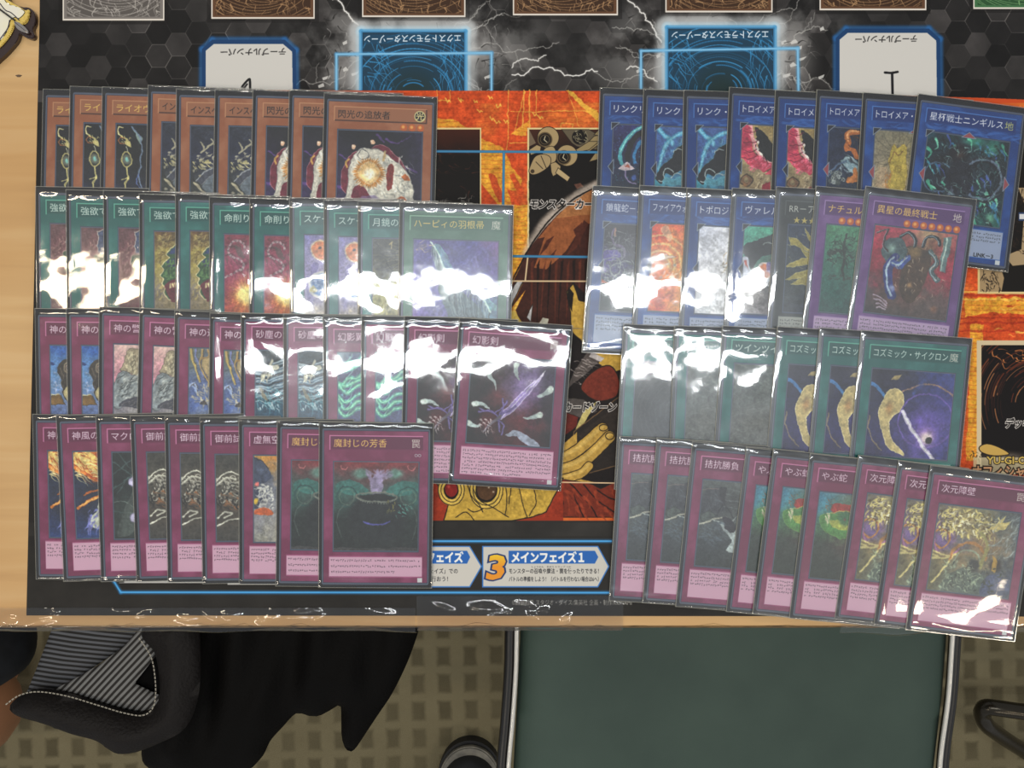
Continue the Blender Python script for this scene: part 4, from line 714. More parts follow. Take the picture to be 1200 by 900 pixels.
def a_white_glare(c):  # glare on this card, painted into its picture as white
    c.grads(0, 0, 100, 103, [['#d8dce8', '#e0e0e4', '#d8d0c0'], ['#e4e4e8', '#e4e4e4', '#d8c8b0'], ['#e0e4e8', '#e4e4e4', '#d8dce0']], .3)
    c.hatch(30, 20, 56, 50, 24, 12, 110, '#b89c70', 1.4); c.hatch(26, 40, 50, 64, 12, 8, 20, '#8a8478', 1.2)
def a_greenorb(c):
    c.grads(0, 0, 100, 103, [['#54b098', '#5cc0a0', '#6cc8a8'], ['#48a08c', '#44584c', '#50a884'], ['#c8c4bc', '#2c2c2c', '#34564c'], ['#e0e0e4', '#3c3438', '#503c38']], .2)
    c.poly([(0, 36), (14, 28), (60, 10), (60, 40), (34, 52), (20, 70), (34, 84), (60, 84), (60, 103), (36, 103), (22, 84), (10, 64)], '#20262a', curve=True)
    c.line([(2, 44), (24, 40), (34, 28), (46, 30), (50, 42)], 7, '#1c2022', curve=True); c.ring(42, 34, 9, 1.2, '#8c9894', .9, 200, 380)
    c.glow(40, 76, 15, '#d8d0cc', 1, .9); c.glow(40, 76, 13, '#c87848', 1, .8); c.poly([(44, 62), (56, 64), (56, 80), (44, 76)], '#7468ac', .8, curve=True)
    c.poly([(0, 56), (10, 54), (12, 70), (20, 88), (30, 98), (20, 103), (0, 103)], '#ccd0dc', curve=True); c.poly([(2, 60), (8, 58), (10, 74)], '#c05844'); c.glow(12, 98, 8, '#c89c9c', .8)
def a_blades(c):
    c.grads(0, 0, 100, 103, [['#30405c', '#2c3850', '#2c3440'], ['#38444c', '#2c3448', '#2c3238'], ['#3c4848', '#303838', '#34382c'], ['#3c444c', '#303848', '#3c3e38']], .3)
    for p in [[(2, 20), (16, 24), (30, 36), (60, 52), (20, 38), (6, 34)], [(28, 4), (40, 18), (60, 40), (44, 34), (34, 20)], [(0, 72), (24, 58), (60, 48), (36, 68), (14, 74)], [(24, 40), (44, 50), (60, 62), (38, 58)], [(0, 96), (18, 84), (46, 76), (60, 80), (24, 92)], [(10, 103), (30, 90), (60, 70), (44, 103)]]: c.poly(p, '#a89c48', .95, edge='#d8cc80', ew=.8)
    c.hatch(0, 10, 60, 103, 30, 16, 30, '#e0d890', .8, .7, 40)
def a_twigs(c):
    c.grads(0, 0, 100, 103, [['#4c8c64', '#58a078', '#5ca47c'], ['#3c8068', '#3c6c54', '#4c8c6c'], ['#2c6c60', '#346458', '#488468'], ['#20544c', '#24504c', '#2c5c4c']], .3)
    c.hatch(4, 22, 60, 70, 60, 20, 20, '#1d2c24', 1.6, .85, 90, .5); c.line([(40, 16), (36, 40), (40, 62), (38, 84), (44, 103)], 4.4, '#26342a', .9, curve=True); c.poly([(20, 44), (4, 58), (10, 60), (40, 46)], '#2a3c30')
    c.hatch(10, 92, 56, 103, 20, 9, 160, '#34443a', 2.4); c.hatch(10, 20, 50, 70, 30, 8, 20, '#8cb098', .8)
def a_redmetal(c):
    c.grads(0, 0, 100, 103, [['#b03c54', '#c85c70', '#c89870', '#b06468'], ['#b8304c', '#8c3c3c', '#5c4434', '#a83c4c'], ['#a03048', '#5c3028', '#8c3438', '#b83c54'], ['#584448', '#6c4c44', '#6c5850', '#684c4c'], ['#3c3638', '#504844', '#5c504c', '#544848']], .3)
    c.glow(64, 5, 26, '#c8c098', .6, ry=10); c.poly([(38, 24), (56, 20), (72, 30), (68, 60), (60, 84), (44, 84), (38, 60)], '#4c3a28', .95, curve=True); c.glow(52, 26, 12, '#8c7448', .8, .3)
    c.poly([(14, 16), (34, 12), (42, 26), (36, 40), (22, 42), (12, 30)], '#4c6468', curve=True); c.glow(22, 24, 9, '#a8c4b8', .8)
    for p, k, w_ in [([(32, 10), (40, 4), (50, 10), (50, 20)], '#20282c', 4), ([(60, 18), (64, 8), (74, 6), (80, 14)], '#20282c', 4), ([(28, 36), (22, 48), (24, 64), (30, 80)], '#303c80', 11), ([(44, 34), (36, 44), (28, 42)], '#4058a0', 7), ([(4, 8), (16, 4), (12, 20), (18, 28)], '#3c3434', 2), ([(70, 24), (80, 34), (74, 46), (84, 56)], '#486064', 6)]: c.line(p, w_, k, .95, curve=True); c.line([(x-1.4, y) for x, y in p], w_*.25, '#b8ccd4', .8, curve=True)
    c.poly([(84, 6), (94, 4), (92, 46), (84, 44)], '#689090', .9); c.line([(88, 6), (86, 44)], 1.4, '#d8e8dc', .9); c.glow(30, 72, 6, '#a8b4d0', .9)
    for i in range(4): c.line([(8+i*2, 82+i*5), (18, 84+i*4), (26, 90+i*3)], 1.8, '#b8a8b8', .9, curve=True)
    c.glow(50, 66, 5, '#b89464', .9); c.hatch(30, 14, 90, 80, 60, 7, 80, '#c8b8a0', .9, .6, 60); c.glow(84, 92, 7, '#a8704c', .7)
def a_dark(c):
    c.grads(0, 0, 100, 103, [['#30302e', '#343434', '#3c4244'], ['#282c2a', '#343836', '#4a4e50'], ['#262a2c', '#343a40', '#4c5458'], ['#222628', '#2c3236', '#3c4448']], .3)
    for r in range(10, 80, 6): c.ring(60, 60, r, 1, '#545a5c', .35)
def a_grey_glare(c):  # glare veiling these two cards, painted into the picture as grey
    c.grads(0, 0, 100, 103, [['#54605c', '#5c6460', '#585c58'], ['#5c6462', '#646c66', '#646462'], ['#60645e', '#6a6c66', '#686864'], ['#5c625e', '#666a66', '#64665e']], .3)
    c.hatch(0, 0, 60, 103, 70, 20, 15, '#7c847e', 1, .5, 25)
def a_cosmos(c):
    c.grads(0, 0, 100, 103, [['#2c2a40', '#2a2c3c', '#2a3870', '#3c4c94'], ['#242848', '#2c2c54', '#3c3c80', '#403c8c'], ['#24245c', '#343070', '#6c58a8', '#5850a0'], ['#24204c', '#2a2868', '#5c50a0', '#2c3480']], .25)
    c.line([(0, 18), (8, 22), (18, 32)], 4, '#4c90cc', .9, curve=True, soft=1); c.line([(2, 56), (2, 70), (8, 86), (20, 97)], 1.8, '#8c7c64', .9, curve=True)
    for r, k in [(46, '#b08c74'), (34, '#7860b8')]: c.ring(70, 58, r, 2, k, .8, 180, 400 if r > 40 else 540, ry=r*.95); 
    c.glow(72, 66, 30, '#7c64c0', .8); c.glow(72, 78, 18, '#c8a4c8', .85); c.glow(73, 79, 10, '#f0e4dc', .9, .3); c.glow(76, 82, 4.5, '#18181c', 1, .7)
    c.line([(52, 26), (64, 10)], 5, '#4460b0', .6, soft=3); c.poly([(26, 8), (36, 4), (32, 12), (24, 12)], '#a89868')
    c.poly([(17, 34), (24, 24), (36, 24), (41, 36), (36, 48), (28, 58), (26, 70), (32, 84), (46, 98), (42, 100), (26, 90), (18, 72), (12, 52)], '#d0c088', curve=True, edge='#ece0a8', ew=1); c.glow(24, 46, 7, '#b88850', .7, ry=13)
    c.line([(40, 48), (56, 72), (84, 106)], 5, '#dcd4ec', .95); c.line([(40, 48), (56, 72), (84, 106)], 2, '#fff', 1)
def a_beam(c):
    c.grads(0, 0, 100, 103, [['#58605c', '#6c7470', '#585e60'], ['#3c4248', '#4c5050', '#5c6464'], ['#545c5c', '#5c6462', '#6c8088'], ['#3c4448', '#485054', '#5c6c74'], ['#303838', '#3c4444', '#404848']], .2)
    c.poly([(2, 22), (14, 12), (26, 10), (36, 30), (34, 44), (14, 50), (0, 44)], '#41454c', curve=True); c.hatch(0, 14, 34, 46, 20, 16, 70, '#5c646a', 1.4, .6, 16); c.line([(0, 14), (30, 10)], 1.4, '#8c7870', .8)
    for y in (10, 18, 26, 36): c.line([(34, y), (64, y+4)], 1, '#7c8484', .8)
    c.poly([(26, 8), (36, 8), (36, 28), (28, 28)], '#343438'); c.line([(30, 12), (34, 30), (50, 54)], 1.6, '#34383c'); c.line([(26, 52), (32, 34)], 1.4, '#24282c'); c.poly([(0, 52), (14, 44), (24, 52), (16, 62), (2, 60)], '#56605c', edge='#303634'); c.line([(0, 66), (20, 58), (40, 54)], 2.4, '#c0c0b0', .95, curve=True)
    c.poly([(18, 58), (32, 66), (44, 78), (52, 88), (44, 103), (64, 103), (60, 78), (50, 60), (56, 50), (40, 62)], '#c0ccca', .95, curve=True); c.poly([(34, 54), (46, 56), (56, 70), (50, 76), (40, 68)], '#34343c', curve=True); c.hatch(2, 62, 34, 92, 40, 20, 20, '#5c6a74', 2, .6, 12)
def a_greenblob(c):
    c.grads(0, 0, 100, 103, [['#4890ac', '#6c8078', '#607c70', '#60847c'], ['#4c98ac', '#587c60', '#4c7c5c', '#4c7c64'], ['#4a7858', '#5c8c54', '#5c6c44', '#4c6450'], ['#34443c', '#48403c', '#48403c', '#3c443c'], ['#303c34', '#34403a', '#303c34', '#303a34'], ['#2c3830', '#2c3830', '#2c3830', '#2c3630']], .15)
    c.poly([(6, 44), (14, 38), (40, 34), (70, 36), (80, 50), (70, 72), (46, 78), (22, 70), (8, 58)], '#5c9650', curve=True, edge='#8cb460'); c.poly([(24, 48), (50, 46), (74, 48), (66, 60), (40, 62), (28, 56)], '#c8c45c', .8, curve=True)
    c.poly([(26, 20), (50, 16), (76, 20), (78, 30), (52, 28), (26, 32)], '#a83c34', curve=True); c.line([(24, 34), (50, 29), (76, 32)], 1.8, '#d8bc60', curve=True); c.glow(50, 42, 16, '#487c58', .9, .5); c.glow(50, 44, 4, '#a8504c', .8)
    c.hatch(14, 34, 24, 50, 18, 9, 60, '#dcd8b8', 1.8); c.hatch(10, 10, 30, 30, 14, 8, 40, '#8c5c44', 1.4)
def a_ornate(c):
    c.grads(0, 0, 100, 103, [['#807c60', '#a09868', '#6c7068', '#5c6468'], ['#6c6078', '#b0a068', '#84806c', '#5c686c'], ['#8c5c80', '#70707c', '#a88860', '#687478'], ['#8c8458', '#a08860', '#8c8468', '#586068'], ['#6a6448', '#788070', '#485458', '#48546c'], ['#686648', '#687870', '#48545c', '#485880']], .4)
    c.glow(12, 42, 18, '#7c64a0', .8, .3); c.ring(8, 40, 11, 2.4, '#c88c44', .9); c.ring(16, 44, 16, 1.8, '#b078a8', .8, 20, 180)
    c.hatch(2, 2, 74, 36, 90, 10, 30, '#e0d48c', 2.2, .85, 80, .5); c.hatch(4, 4, 70, 34, 50, 9, 100, '#6c5c30', 1.4, .8, 70, .5); c.hatch(4, 4, 70, 32, 30, 9, 30, '#f4f0d0', 1.6, .9, 70)
    for p in [[(0, 56), (16, 60), (28, 58)], [(0, 64), (14, 64), (24, 60), (16, 78), (4, 94)], [(0, 60), (10, 64)]]: c.line(p, 2.2, '#dcd090', .95, curve=True)
    c.poly([(70, 16), (84, 4), (80, 14), (92, 10), (82, 22), (64, 24)], '#e0d088', .95); c.ring(44, 64, 22, 3, '#c08c4c', .85, 180, 350); c.ring(44, 66, 16, 2, '#9ca890', .85, 170, 350); c.line([(56, 28), (66, 44), (60, 70)], 4, '#a8a468', .9, curve=True)
    c.glow(52, 68, 9, '#2c3438', .95, .5); c.poly([(24, 84), (40, 74), (60, 78), (84, 82), (98, 92), (98, 103), (20, 103)], '#56685f', .8, curve=True); c.poly([(72, 78), (96, 82), (98, 103), (66, 103)], '#44547c', .9, curve=True)
    c.glow(78, 66, 10, '#3c3430', .95, .5); c.poly([(74, 54), (80, 60), (80, 74), (74, 72)], '#c09c3c', .9); c.hatch(66, 10, 98, 60, 36, 20, -50, '#a8b4b0', 1.1, .7, 20); c.hatch(14, 64, 60, 100, 80, 8, 60, '#a8b89c', 1.2, .8, 80, .5); c.hatch(20, 64, 90, 100, 40, 8, 60, '#2c3830', 1.4, .8, 80, .5)

# ------------------------------------------------------------------ card faces
KIND = {  # frame, mottling tint, title bar, bar line, text box, title ink
 'm': ('#a2623c', '#b8805c', '#a8704c', '#cf9c70', '#d8c0a0', '#2a1a12'),
 's': ('#1f6a66', '#3c8a84', '#165a56', '#6cc0a8', '#b8d8cc', '#e4f0e8'),
 'g': ('#3f7058', '#5f9078', '#3c6c56', '#94c4a4', '#b8d8cc', '#e4f0e8'),
 't': ('#802a54', '#a04a76', '#6c1f48', '#d888b4', '#dcb4c8', '#f0e0ea'),
 'l': ('#173f84', '#2c62b0', '#16357a', '#4c84cc', '#a4b0c8', '#f0f0f4'),
 'f': ('#6c4684', '#8c68a4', '#5c3472', '#a888c0', '#c0a8c8', '#f4dc9c'),
 'x': ('#363c3c', '#4c5250', '#343a38', '#586060', '#a8aca4', '#c8ccc4')}
MK = 5.0
ART_SCALE = dict(chain=.75, border=.86, burst=.95, mauve=.72, gold_leaf=.8, sun=.69, balls=.66, feather=.93, bluesky=.68, greywing=.72, streams=.65, storm=.68, lightning=.75, fireball=.88, sepia=.92, orbs=.68, cyan_arc=.68, web=.67, petals=.8, armour=.71, beige_ray=.66, scribble=.7, fireswirl=.68, greenorb=.68, blades=.68, twigs=.62, beam=.8, greenblob=.68)
_faces = {}
def card_face(kind, title, art, gold=False, stars=0, attr=None, old=False, foot=None):
    key = (kind, title, art.__name__, gold, old)
    if key in _faces: return _faces[key]
    fr, ti, bar, ln, tb, ink = KIND[kind]
    c = Cv(0, 0, 59, 86, MK, '#3c4352', seed=len(_faces)+3)
    c.rect(0, 0, 59, 86, '#3c4352'); c.rect(.4, .4, 58.6, 85.6, '#5c667a'); c.rect(1.0, 1.0, 58.0, 85.0, '#3a4054')
    b = c.bb(1.5, 1.5, 57.5, 84.5); c.rect(1.5, 1.5, 57.5, 84.5, fr)
    m = fbm(b[3]-b[1], b[2]-b[0], 9*MK, c.r, 5); c.put(b, np.clip((m-.42)*2.2, 0, .8), ti)
    if kind == 'l': c.hatch(2, 10, 56, 16, 30, 14, 0, '#3c74c0', 1.2, .4, 6)
    c.rect(4.3, 3.9, 54.7, 11.8, ln, .9 if kind != 'm' else .8); c.rect(4.8, 4.4, 54.7, 11.8, bar); c.rect(4.8, 11.3, 54.7, 11.8, fr, .8)
    if kind == 'm': c.rect(4.8, 11.2, 54.9, 11.9, '#5c3826'); c.rect(54.3, 4.2, 54.9, 11.8, '#5c3826')
    col = '#f0cf6c' if gold else ink
    c.text(title, 6.6, 8.1, 3.75, col, off=.003, maxw=41)
    ay, ah = (18.5, 48.5) if old else (17.0, 47.0)
    if kind == 'm': pass
    at = attr or {'s': '魔', 'g': '魔', 't': '罠'}.get(kind)
    if at:
        if kind == 'm': c.glow(51, 8, 3.2, '#d8d098', 1, .95); c.glow(51, 8, 2.6, '#26221c', 1, .95); c.text(at, 51, 8, 3.6, '#e8dca0', anchor='c', off=.02)
        else: c.text(at, 51, 8.1, 4.0, '#d8d4c8' if kind != 'l' else '#c8c880', anchor='c', off=.003)
    if kind in 'tsg' and old: c.text('∞', 52, 14.2, 3.4, '#b8b0b8', anchor='c')
    for i in range(stars):
        if kind == 'x': c.text('★', 7+i*4.2+4, 14.2, 3.4, '#c8b868', anchor='c')
        else:
            x = 51.5-i*4.6; c.glow(x, 14.3, 2.1, '#c86a2c', 1, .85); c.glow(x-.3, 14, 1.3, '#f0b860', 1, .3)
    c.rect(6.2, ay-.7, 52.9, ay+ah+.7, '#3d4a5e'); c.rect(6.5, ay-.4, 52.6, ay+ah+.4, '#74809a', .5)
    q = ART_SCALE.get(art.__name__[2:], 1)
    A = Cv(0, 0, 100/q, (103.4 if not old else 106.8)/q, 45.5*MK/100*q, '#444', seed=11+len(_faces)*7); A.k = q
    art(A); A.warp(0, 0, 100/q, 107/q, 2.0/q, 10/q, .24); A.warp(0, 0, 100/q, 107/q, .8/q, 2.6/q)
    X0, Y0 = int(6.8*MK), int(ay*MK); hh, ww = min(A.H, c.H-Y0), min(A.W, c.W-X0)
    c.a[Y0:Y0+hh, X0:X0+ww] = A.a[:hh, :ww]
    if kind == 'l':
        for (x, y, d) in [(29.5, ay-.6, 0), (6.4, ay+23, 1), (52.8, ay+23, 2), (6.6, ay-.3, 3)]:
            r = 2.6
            q = {0: [(x-4, y+1), (x, y-2), (x+4, y+1)], 1: [(x+1, y-4), (x-2, y), (x+1, y+4)], 2: [(x-1, y-4), (x+2, y), (x-1, y+4)], 3: [(x-1, y-1), (x+3.4, y-1), (x-1, y+3)]}[d]
            c.poly(q, '#a05058' if d in (0, 2) or (d == 1 and art in (a_armour, a_beige_ray, a_iris)) else '#2a2e38', edge='#8c98a8', ew=.4)
    ty, te = (70.6, 81.2) if old else (66.6, 81.6)
    c.rect(4.2, ty-.4, 55, te+.4, ln, .5); c.rect(4.5, ty, 54.7, te, tb)
    rows = 3 if old else (7 if art is a_spear else 4)
    for i in range(rows):
        y = ty+1.7+i*((14.9/7.4 if rows == 7 else 1.95) if not old else 3.2); x = 5.4; L = 53.6 if i < rows-1 else 30+c.r.random()*15
        while x < L:
            k = 1.25
            if c.r.random() < .93:
                for _ in range(3):
                    a0, b0 = x+c.r.random()*.35, y+(c.r.random()-.5)*.9; hz = c.r.random() < .55
                    c.line([(a0, b0), (a0+(.55 if hz else 0), b0+(0 if hz else .4))], .22, '#40303c' if kind == 't' else '#303434', .75)
            x += k
    if foot: c.text(foot, 40, te-1.4, 2.4, '#14181c', off=.02)
    c.rect(52.4, 82.0, 55.0, 84.4, '#d8dcdc')
    im = c.image('card_print'); mt = img_mat('card_print', im, .5, .3)
    _faces[key] = mt; return mt
# ------------------------------------------------------------------ sleeved cards
SW, SH, CW, CH = .0621, .0912, .059, .086      # outer sleeve and card, metres
def rounded(w_, h, r, n=3):
    pts = []
    for cx, cy, a0 in [(w_/2-r, h/2-r, 0), (-w_/2+r, h/2-r, 90), (-w_/2+r, -h/2+r, 180), (w_/2-r, -h/2+r, 270)]:
        for i in range(n+1):
            a = math.radians(a0+90*i/n); pts.append((cx+r*math.cos(a), cy+r*math.sin(a)))
    return pts
def slab(name, w_, h, r, z0, z1, cx=0, cy=0):
    return prism(name, [(x+cx, y+cy) for x, y in rounded(w_, h, r)], z0, z1)
CY = (SH/2-.0034-CH/2)                        # card sits a little high inside the long sleeve
card_shape = slab('card', CW*.985, CH, .0012, .00020, .00036, 0, CY)
planar_uv(card_shape, -CW/2, CY-CH/2, CW/2, CY+CH/2)
back_shape = slab('black_sleeve', .0611, .0903, .0006, .00005, .00020, 0, 0)
m_black = mat('black_sleeve', '#0b0b0c', .5, spec=.2)
def film_material():
    m = bpy.data.materials.new('clear_film'); m.use_nodes = True; nt = m.node_tree
    for n in list(nt.nodes): nt.nodes.remove(n)
    N, L = nt.nodes.new, nt.links.new
    out = N('ShaderNodeOutputMaterial'); tr = N('ShaderNodeBsdfTransparent'); tr.inputs[0].default_value = (.97, .975, .97, 1)
    g1 = N('ShaderNodeBsdfGlossy'); g1.inputs['Roughness'].default_value = FILM_ROUGH; g1.inputs[0].default_value = (1, 1, 1, 1)
    g2 = N('ShaderNodeBsdfGlossy'); g2.inputs['Roughness'].default_value = .33; g2.inputs[0].default_value = (.92, .97, 1, 1)
    tc = N('ShaderNodeTexCoord'); n1 = N('ShaderNodeTexNoise'); n1.inputs['Scale'].default_value = 60; n1.inputs['Detail'].default_value = 2
    bp = N('ShaderNodeBump'); bp.inputs['Strength'].default_value = .25; bp.inputs['Distance'].default_value = .0004
    L(tc.outputs['Object'], n1.inputs['Vector']); L(n1.outputs[0], bp.inputs['Height']); L(bp.outputs[0], g1.inputs['Normal'])
    fr = N('ShaderNodeLayerWeight'); fr.inputs['Blend'].default_value = .35
    mr = N('ShaderNodeMapRange'); mr.inputs['From Min'].default_value = 0; mr.inputs['From Max'].default_value = 1; mr.inputs['To Min'].default_value = FILM_SHARP; mr.inputs['To Max'].default_value = .75
    L(fr.outputs['Fresnel'], mr.inputs['Value'])
    a = N('ShaderNodeMixShader'); a.inputs[0].default_value = FILM_HAZE; L(tr.outputs[0], a.inputs[1]); L(g2.outputs[0], a.inputs[2])
    b = N('ShaderNodeMixShader'); L(mr.outputs[0], b.inputs[0]); L(a.outputs[0], b.inputs[1]); L(g1.outputs[0], b.inputs[2]); L(b.outputs[0], out.inputs[0])
    return m
FILM_ROUGH, FILM_SHARP, FILM_HAZE = .05, .045, .018
m_film = film_material()
FILM_HAZE = .062; FILM_SHARP = .05; m_foggy = film_material()
def edge_material():  # light caught along the clear film's edges, painted as pale grey
    m = mat('sleeve_edge_glint', '#a8a698', .35, spec=.5); nt = m.node_tree; b = nt.nodes['Principled BSDF']; o = nt.nodes['Material Output']
    t = nt.nodes.new('ShaderNodeBsdfTransparent'); x = nt.nodes.new('ShaderNodeMixShader'); x.inputs[0].default_value = .5
    nt.links.new(t.outputs[0], x.inputs[1]); nt.links.new(b.outputs[0], x.inputs[2]); nt.links.new(x.outputs[0], o.inputs[0]); return m
m_edge = edge_material()
def film_mesh(seed, amp=.00012, mfilm=None):
    """clear outer sleeve: a thin pouch whose top face bows and ripples and closes down at the welded edges"""
    r = np.random.default_rng(seed); nx, ny = 30, 46
    u = np.r_[0, .006, .014, .024, .04, np.linspace(.07, .93, nx-9), .96, .976, .986, .994, 1][:nx+1]
    v = np.r_[0, .004, .010, .018, .028, .04, .055, .07, np.linspace(.1, .92, ny-15), .945, .96, .972, .982, .990, .996, 1][:ny+1]
    U, V = np.meshgrid(u, v); h = .00048
    ex = np.minimum(U, 1-U)*SW; ey = np.minimum(V, 1-V)*SH
    Z = h*np.clip(ex/.0011, 0, 1)**.5*np.clip(ey/.0009, 0, 1)**.5
    W = 0
    for i in range(14):
        fx, fy = r.normal(0, 2.6), r.normal(0, 4.2); W = W+np.sin(2*math.pi*(fx*U+fy*V)+r.random()*7)/(1+.12*(fx*fx+fy*fy))
    k = np.clip(ex/.004, 0, 1)*np.clip(ey/.004, 0, 1); gy = np.gradient(W, axis=0)/np.maximum(np.gradient(V, axis=0)*SH, 1e-6); amp = min(amp*(.6+.8*r.random())/gy.std(), .00019/np.abs(W).max())
    Z = Z+amp*W*k
    Z = Z+.00036*np.exp(-((1-V)*SH-.0042-.0010*np.sin(2*math.pi*(U*1.3+r.random())))**2/.0013**2)*(.7+.5*np.sin(2*math.pi*(U*2*r.random()+r.random())))   # curl at the welded bottom
    Z = Z+.00020*np.exp(-(V*SH-.0028)**2/.0011**2)*(1+np.sin(2*math.pi*(U*(3+3*r.random())+r.random())))
    Z = Z+.00010*np.exp(-(U*SW-.0030)**2/.0012**2)+.00010*np.exp(-((1-U)*SW-.0028)**2/.0011**2)*(1+.6*np.sin(2*math.pi*(V*2+r.random())))
    Z = np.where((ex < 1e-9) | (ey < 1e-9), .00012, np.maximum(Z, .00040*np.clip(ex/.0008, 0, 1)*np.clip(ey/.0006, 0, 1)))
    X = (U-.5)*SW; Y = (.5-V)*SH; H_, W_ = Z.shape
    n = H_*W_; verts = np.c_[X.ravel(), Y.ravel(), Z.ravel()].tolist()
    f = [(j*W_+i, (j+1)*W_+i, (j+1)*W_+i+1, j*W_+i+1) for j in range(H_-1) for i in range(W_-1)]
    per = [i for i in range(W_)]+[j*W_+W_-1 for j in range(1, H_)]+[(H_-1)*W_+i for i in range(W_-2, -1, -1)]+[j*W_ for j in range(H_-2, 0, -1)]
    lo = []
    for p in per: x, y, z = verts[p]; verts.append([x, y, 0.0]); lo.append(len(verts)-1)
    for a in range(len(per)): b = (a+1) % len(per); f.append((per[a], per[b], lo[b], lo[a]))
    f.append(tuple(lo))
    me = bpy.data.meshes.new('clear_sleeve'); me.from_pydata(verts, [], f); smooth(me); me.polygons[-1].use_smooth = False
    me.materials.append(mfilm); me.materials.append(m_edge)
    co_ = np.array(verts); mi = []
    for q in me.polygons:
        c_ = co_[list(q.vertices)].mean(0); e_ = SW/2-abs(c_[0]); e2 = SH/2-abs(c_[1])
        mi.append(1 if (e_ < .00035 or e2 < .00022) and len(q.vertices) == 4 else 0)
    me.polygons.foreach_set('material_index', mi); return me
BASEZ = .0013
def lay_row(cards, group, sy, fog=False, wave=.025):
    T = .00080; s_prev = 0; x_prev = None; wpx = SW/S
    for i, (x, y, ang, face, lab) in enumerate(cards):
        if x_prev is None: s = .004
        else:
            d = (x-x_prev)*S; s = max(T/max(d, .012), (s_prev*(SW-d)+T)/SW)
        x_prev, s_prev = x, s
        a = math.radians(ang); u = Vector((math.cos(a), -math.sin(a), -s)).normalized()
        yv = Vector((math.sin(a), math.cos(a), sy)).normalized(); n = u.cross(yv).normalized(); yv = n.cross(u)
        zTL = BASEZ+s*SW+sy*SH
        tl = P(x, y, zTL); cen = tl+u*(SW/2)-yv*(SH/2)
        e = empty('sleeved_card'); M = Matrix((u, yv, n)).transposed().to_4x4(); M.translation = cen; e.matrix_world = M
        tag(e, lab, 'card', group)
        b = link('black_sleeve', back_shape, m_black, e)
        cs = card_shape.copy(); cs.materials.clear(); k = link('card', cs, face, e)
        cl = link('clear_sleeve', film_mesh(int(x)*7+int(y), amp=wave*(1.5 if 215 < y < 400 and x > 330 else 1), mfilm=m_foggy if fog or (360 < y < 400 and 330 < x < 450) or (225 < y < 300 and x > 300) else m_film), None, e)
F = card_face
ordn = ['leftmost', 'second', 'third', 'fourth', 'fifth', 'sixth']
chain = F('m', 'ライオウ', a_chain, gold=True); bord = F('m', 'インスペクト・ボーダー', a_border); bur = F('m', '閃光の追放者', a_burst, stars=3, attr='光')
lay_row([
 (50.2, 104, 1.2, chain, 'orange-framed card with a gold chain picture, leftmost in the top left row'),
 (81.7, 100.5, 1.0, chain, 'orange-framed gold chain card, middle one of its three, beside the leftmost'),
 (119.5, 101.3, 1.1, chain, 'orange-framed gold chain card showing most of its picture, beside the dull brown cards'),
 (173.2, 99.5, 1.1, bord, 'brown-framed card with a dark steel picture, leftmost of three such cards'),
 (206.3, 103.7, .6, bord, 'brown-framed dark steel picture card, middle of its three'),
 (251.7, 104.3, 1.0, bord, 'brown-framed dark steel picture card, rightmost of three, beside the white-burst cards'),
 (296, 104.3, 1.2, bur, 'orange-framed card with white robe-like picture, leftmost of three such cards'),
 (338.7, 104.3, 1.2, bur, 'orange-framed white picture card, half covered by the full white-burst card'),
 (379.6, 108.2, 1.4, bur, 'fully uncovered orange-framed card with a glowing white burst and three stars')],
 'sleeved monster cards in the top left row', 0.0)
mauve = F('s', '強欲で貪欲な壺', a_mauve); leaf = F('s', '強欲で謙虚な壺', a_gold_leaf); sun = F('s', '命削りの宝札', a_sun)
ball = F('s', 'スケープ・ゴート', a_balls); pray = F('s', '月鏡の盾', a_pale_rays); fea = F('g', 'ハーピィの羽根帚', a_feather, gold=True)
lay_row([
 (41.2, 218, 1.0, mauve, 'teal card with a mauve picture, leftmost in the second row on the left'),
 (76.8, 221.7, .9, mauve, 'teal mauve-picture card, second from the left beside the wooden table edge'),
 (120.7, 222.5, .8, mauve, 'teal mauve-picture card, third from the left, next to the gold-green ones'),
 (162.7, 226.7, .8, leaf, 'teal card with a jagged green and gold picture, left one of two'),
 (205.2, 226.2, 1.0, leaf, 'teal card with a jagged green and gold picture, right one of two'),
 (245, 230, .8, sun, 'teal card with pink picture and yellow sunburst, left one of two'),
 (292.2, 231.5, 1.0, sun, 'teal card with pink picture and yellow sunburst, right one of two'),
 (338.7, 231, .3, ball, 'teal card with orange and blue balls on cream, left one of two'),
 (379, 233.4, .3, ball, 'teal card with orange and blue balls on cream, right one of two'),
 (419, 235, .6, pray, 'teal card with a grey picture crossed by pale yellow rays'),
 (468, 236, 1.2, fea, 'pale green glossy card with a purple feather picture and gold title')],
 'sleeved spell cards in the second row on the left', .050, False, .045)
sky = F('t', '神の宣告', a_bluesky); wing = F('t', '神の警告', a_greywing); strm = F('t', '神の通告', a_streams)
stm = F('t', '砂塵の大竜巻', a_storm); lig = F('t', '幻影翼', a_lightning); spe = F('t', '幻影剣', a_spear)
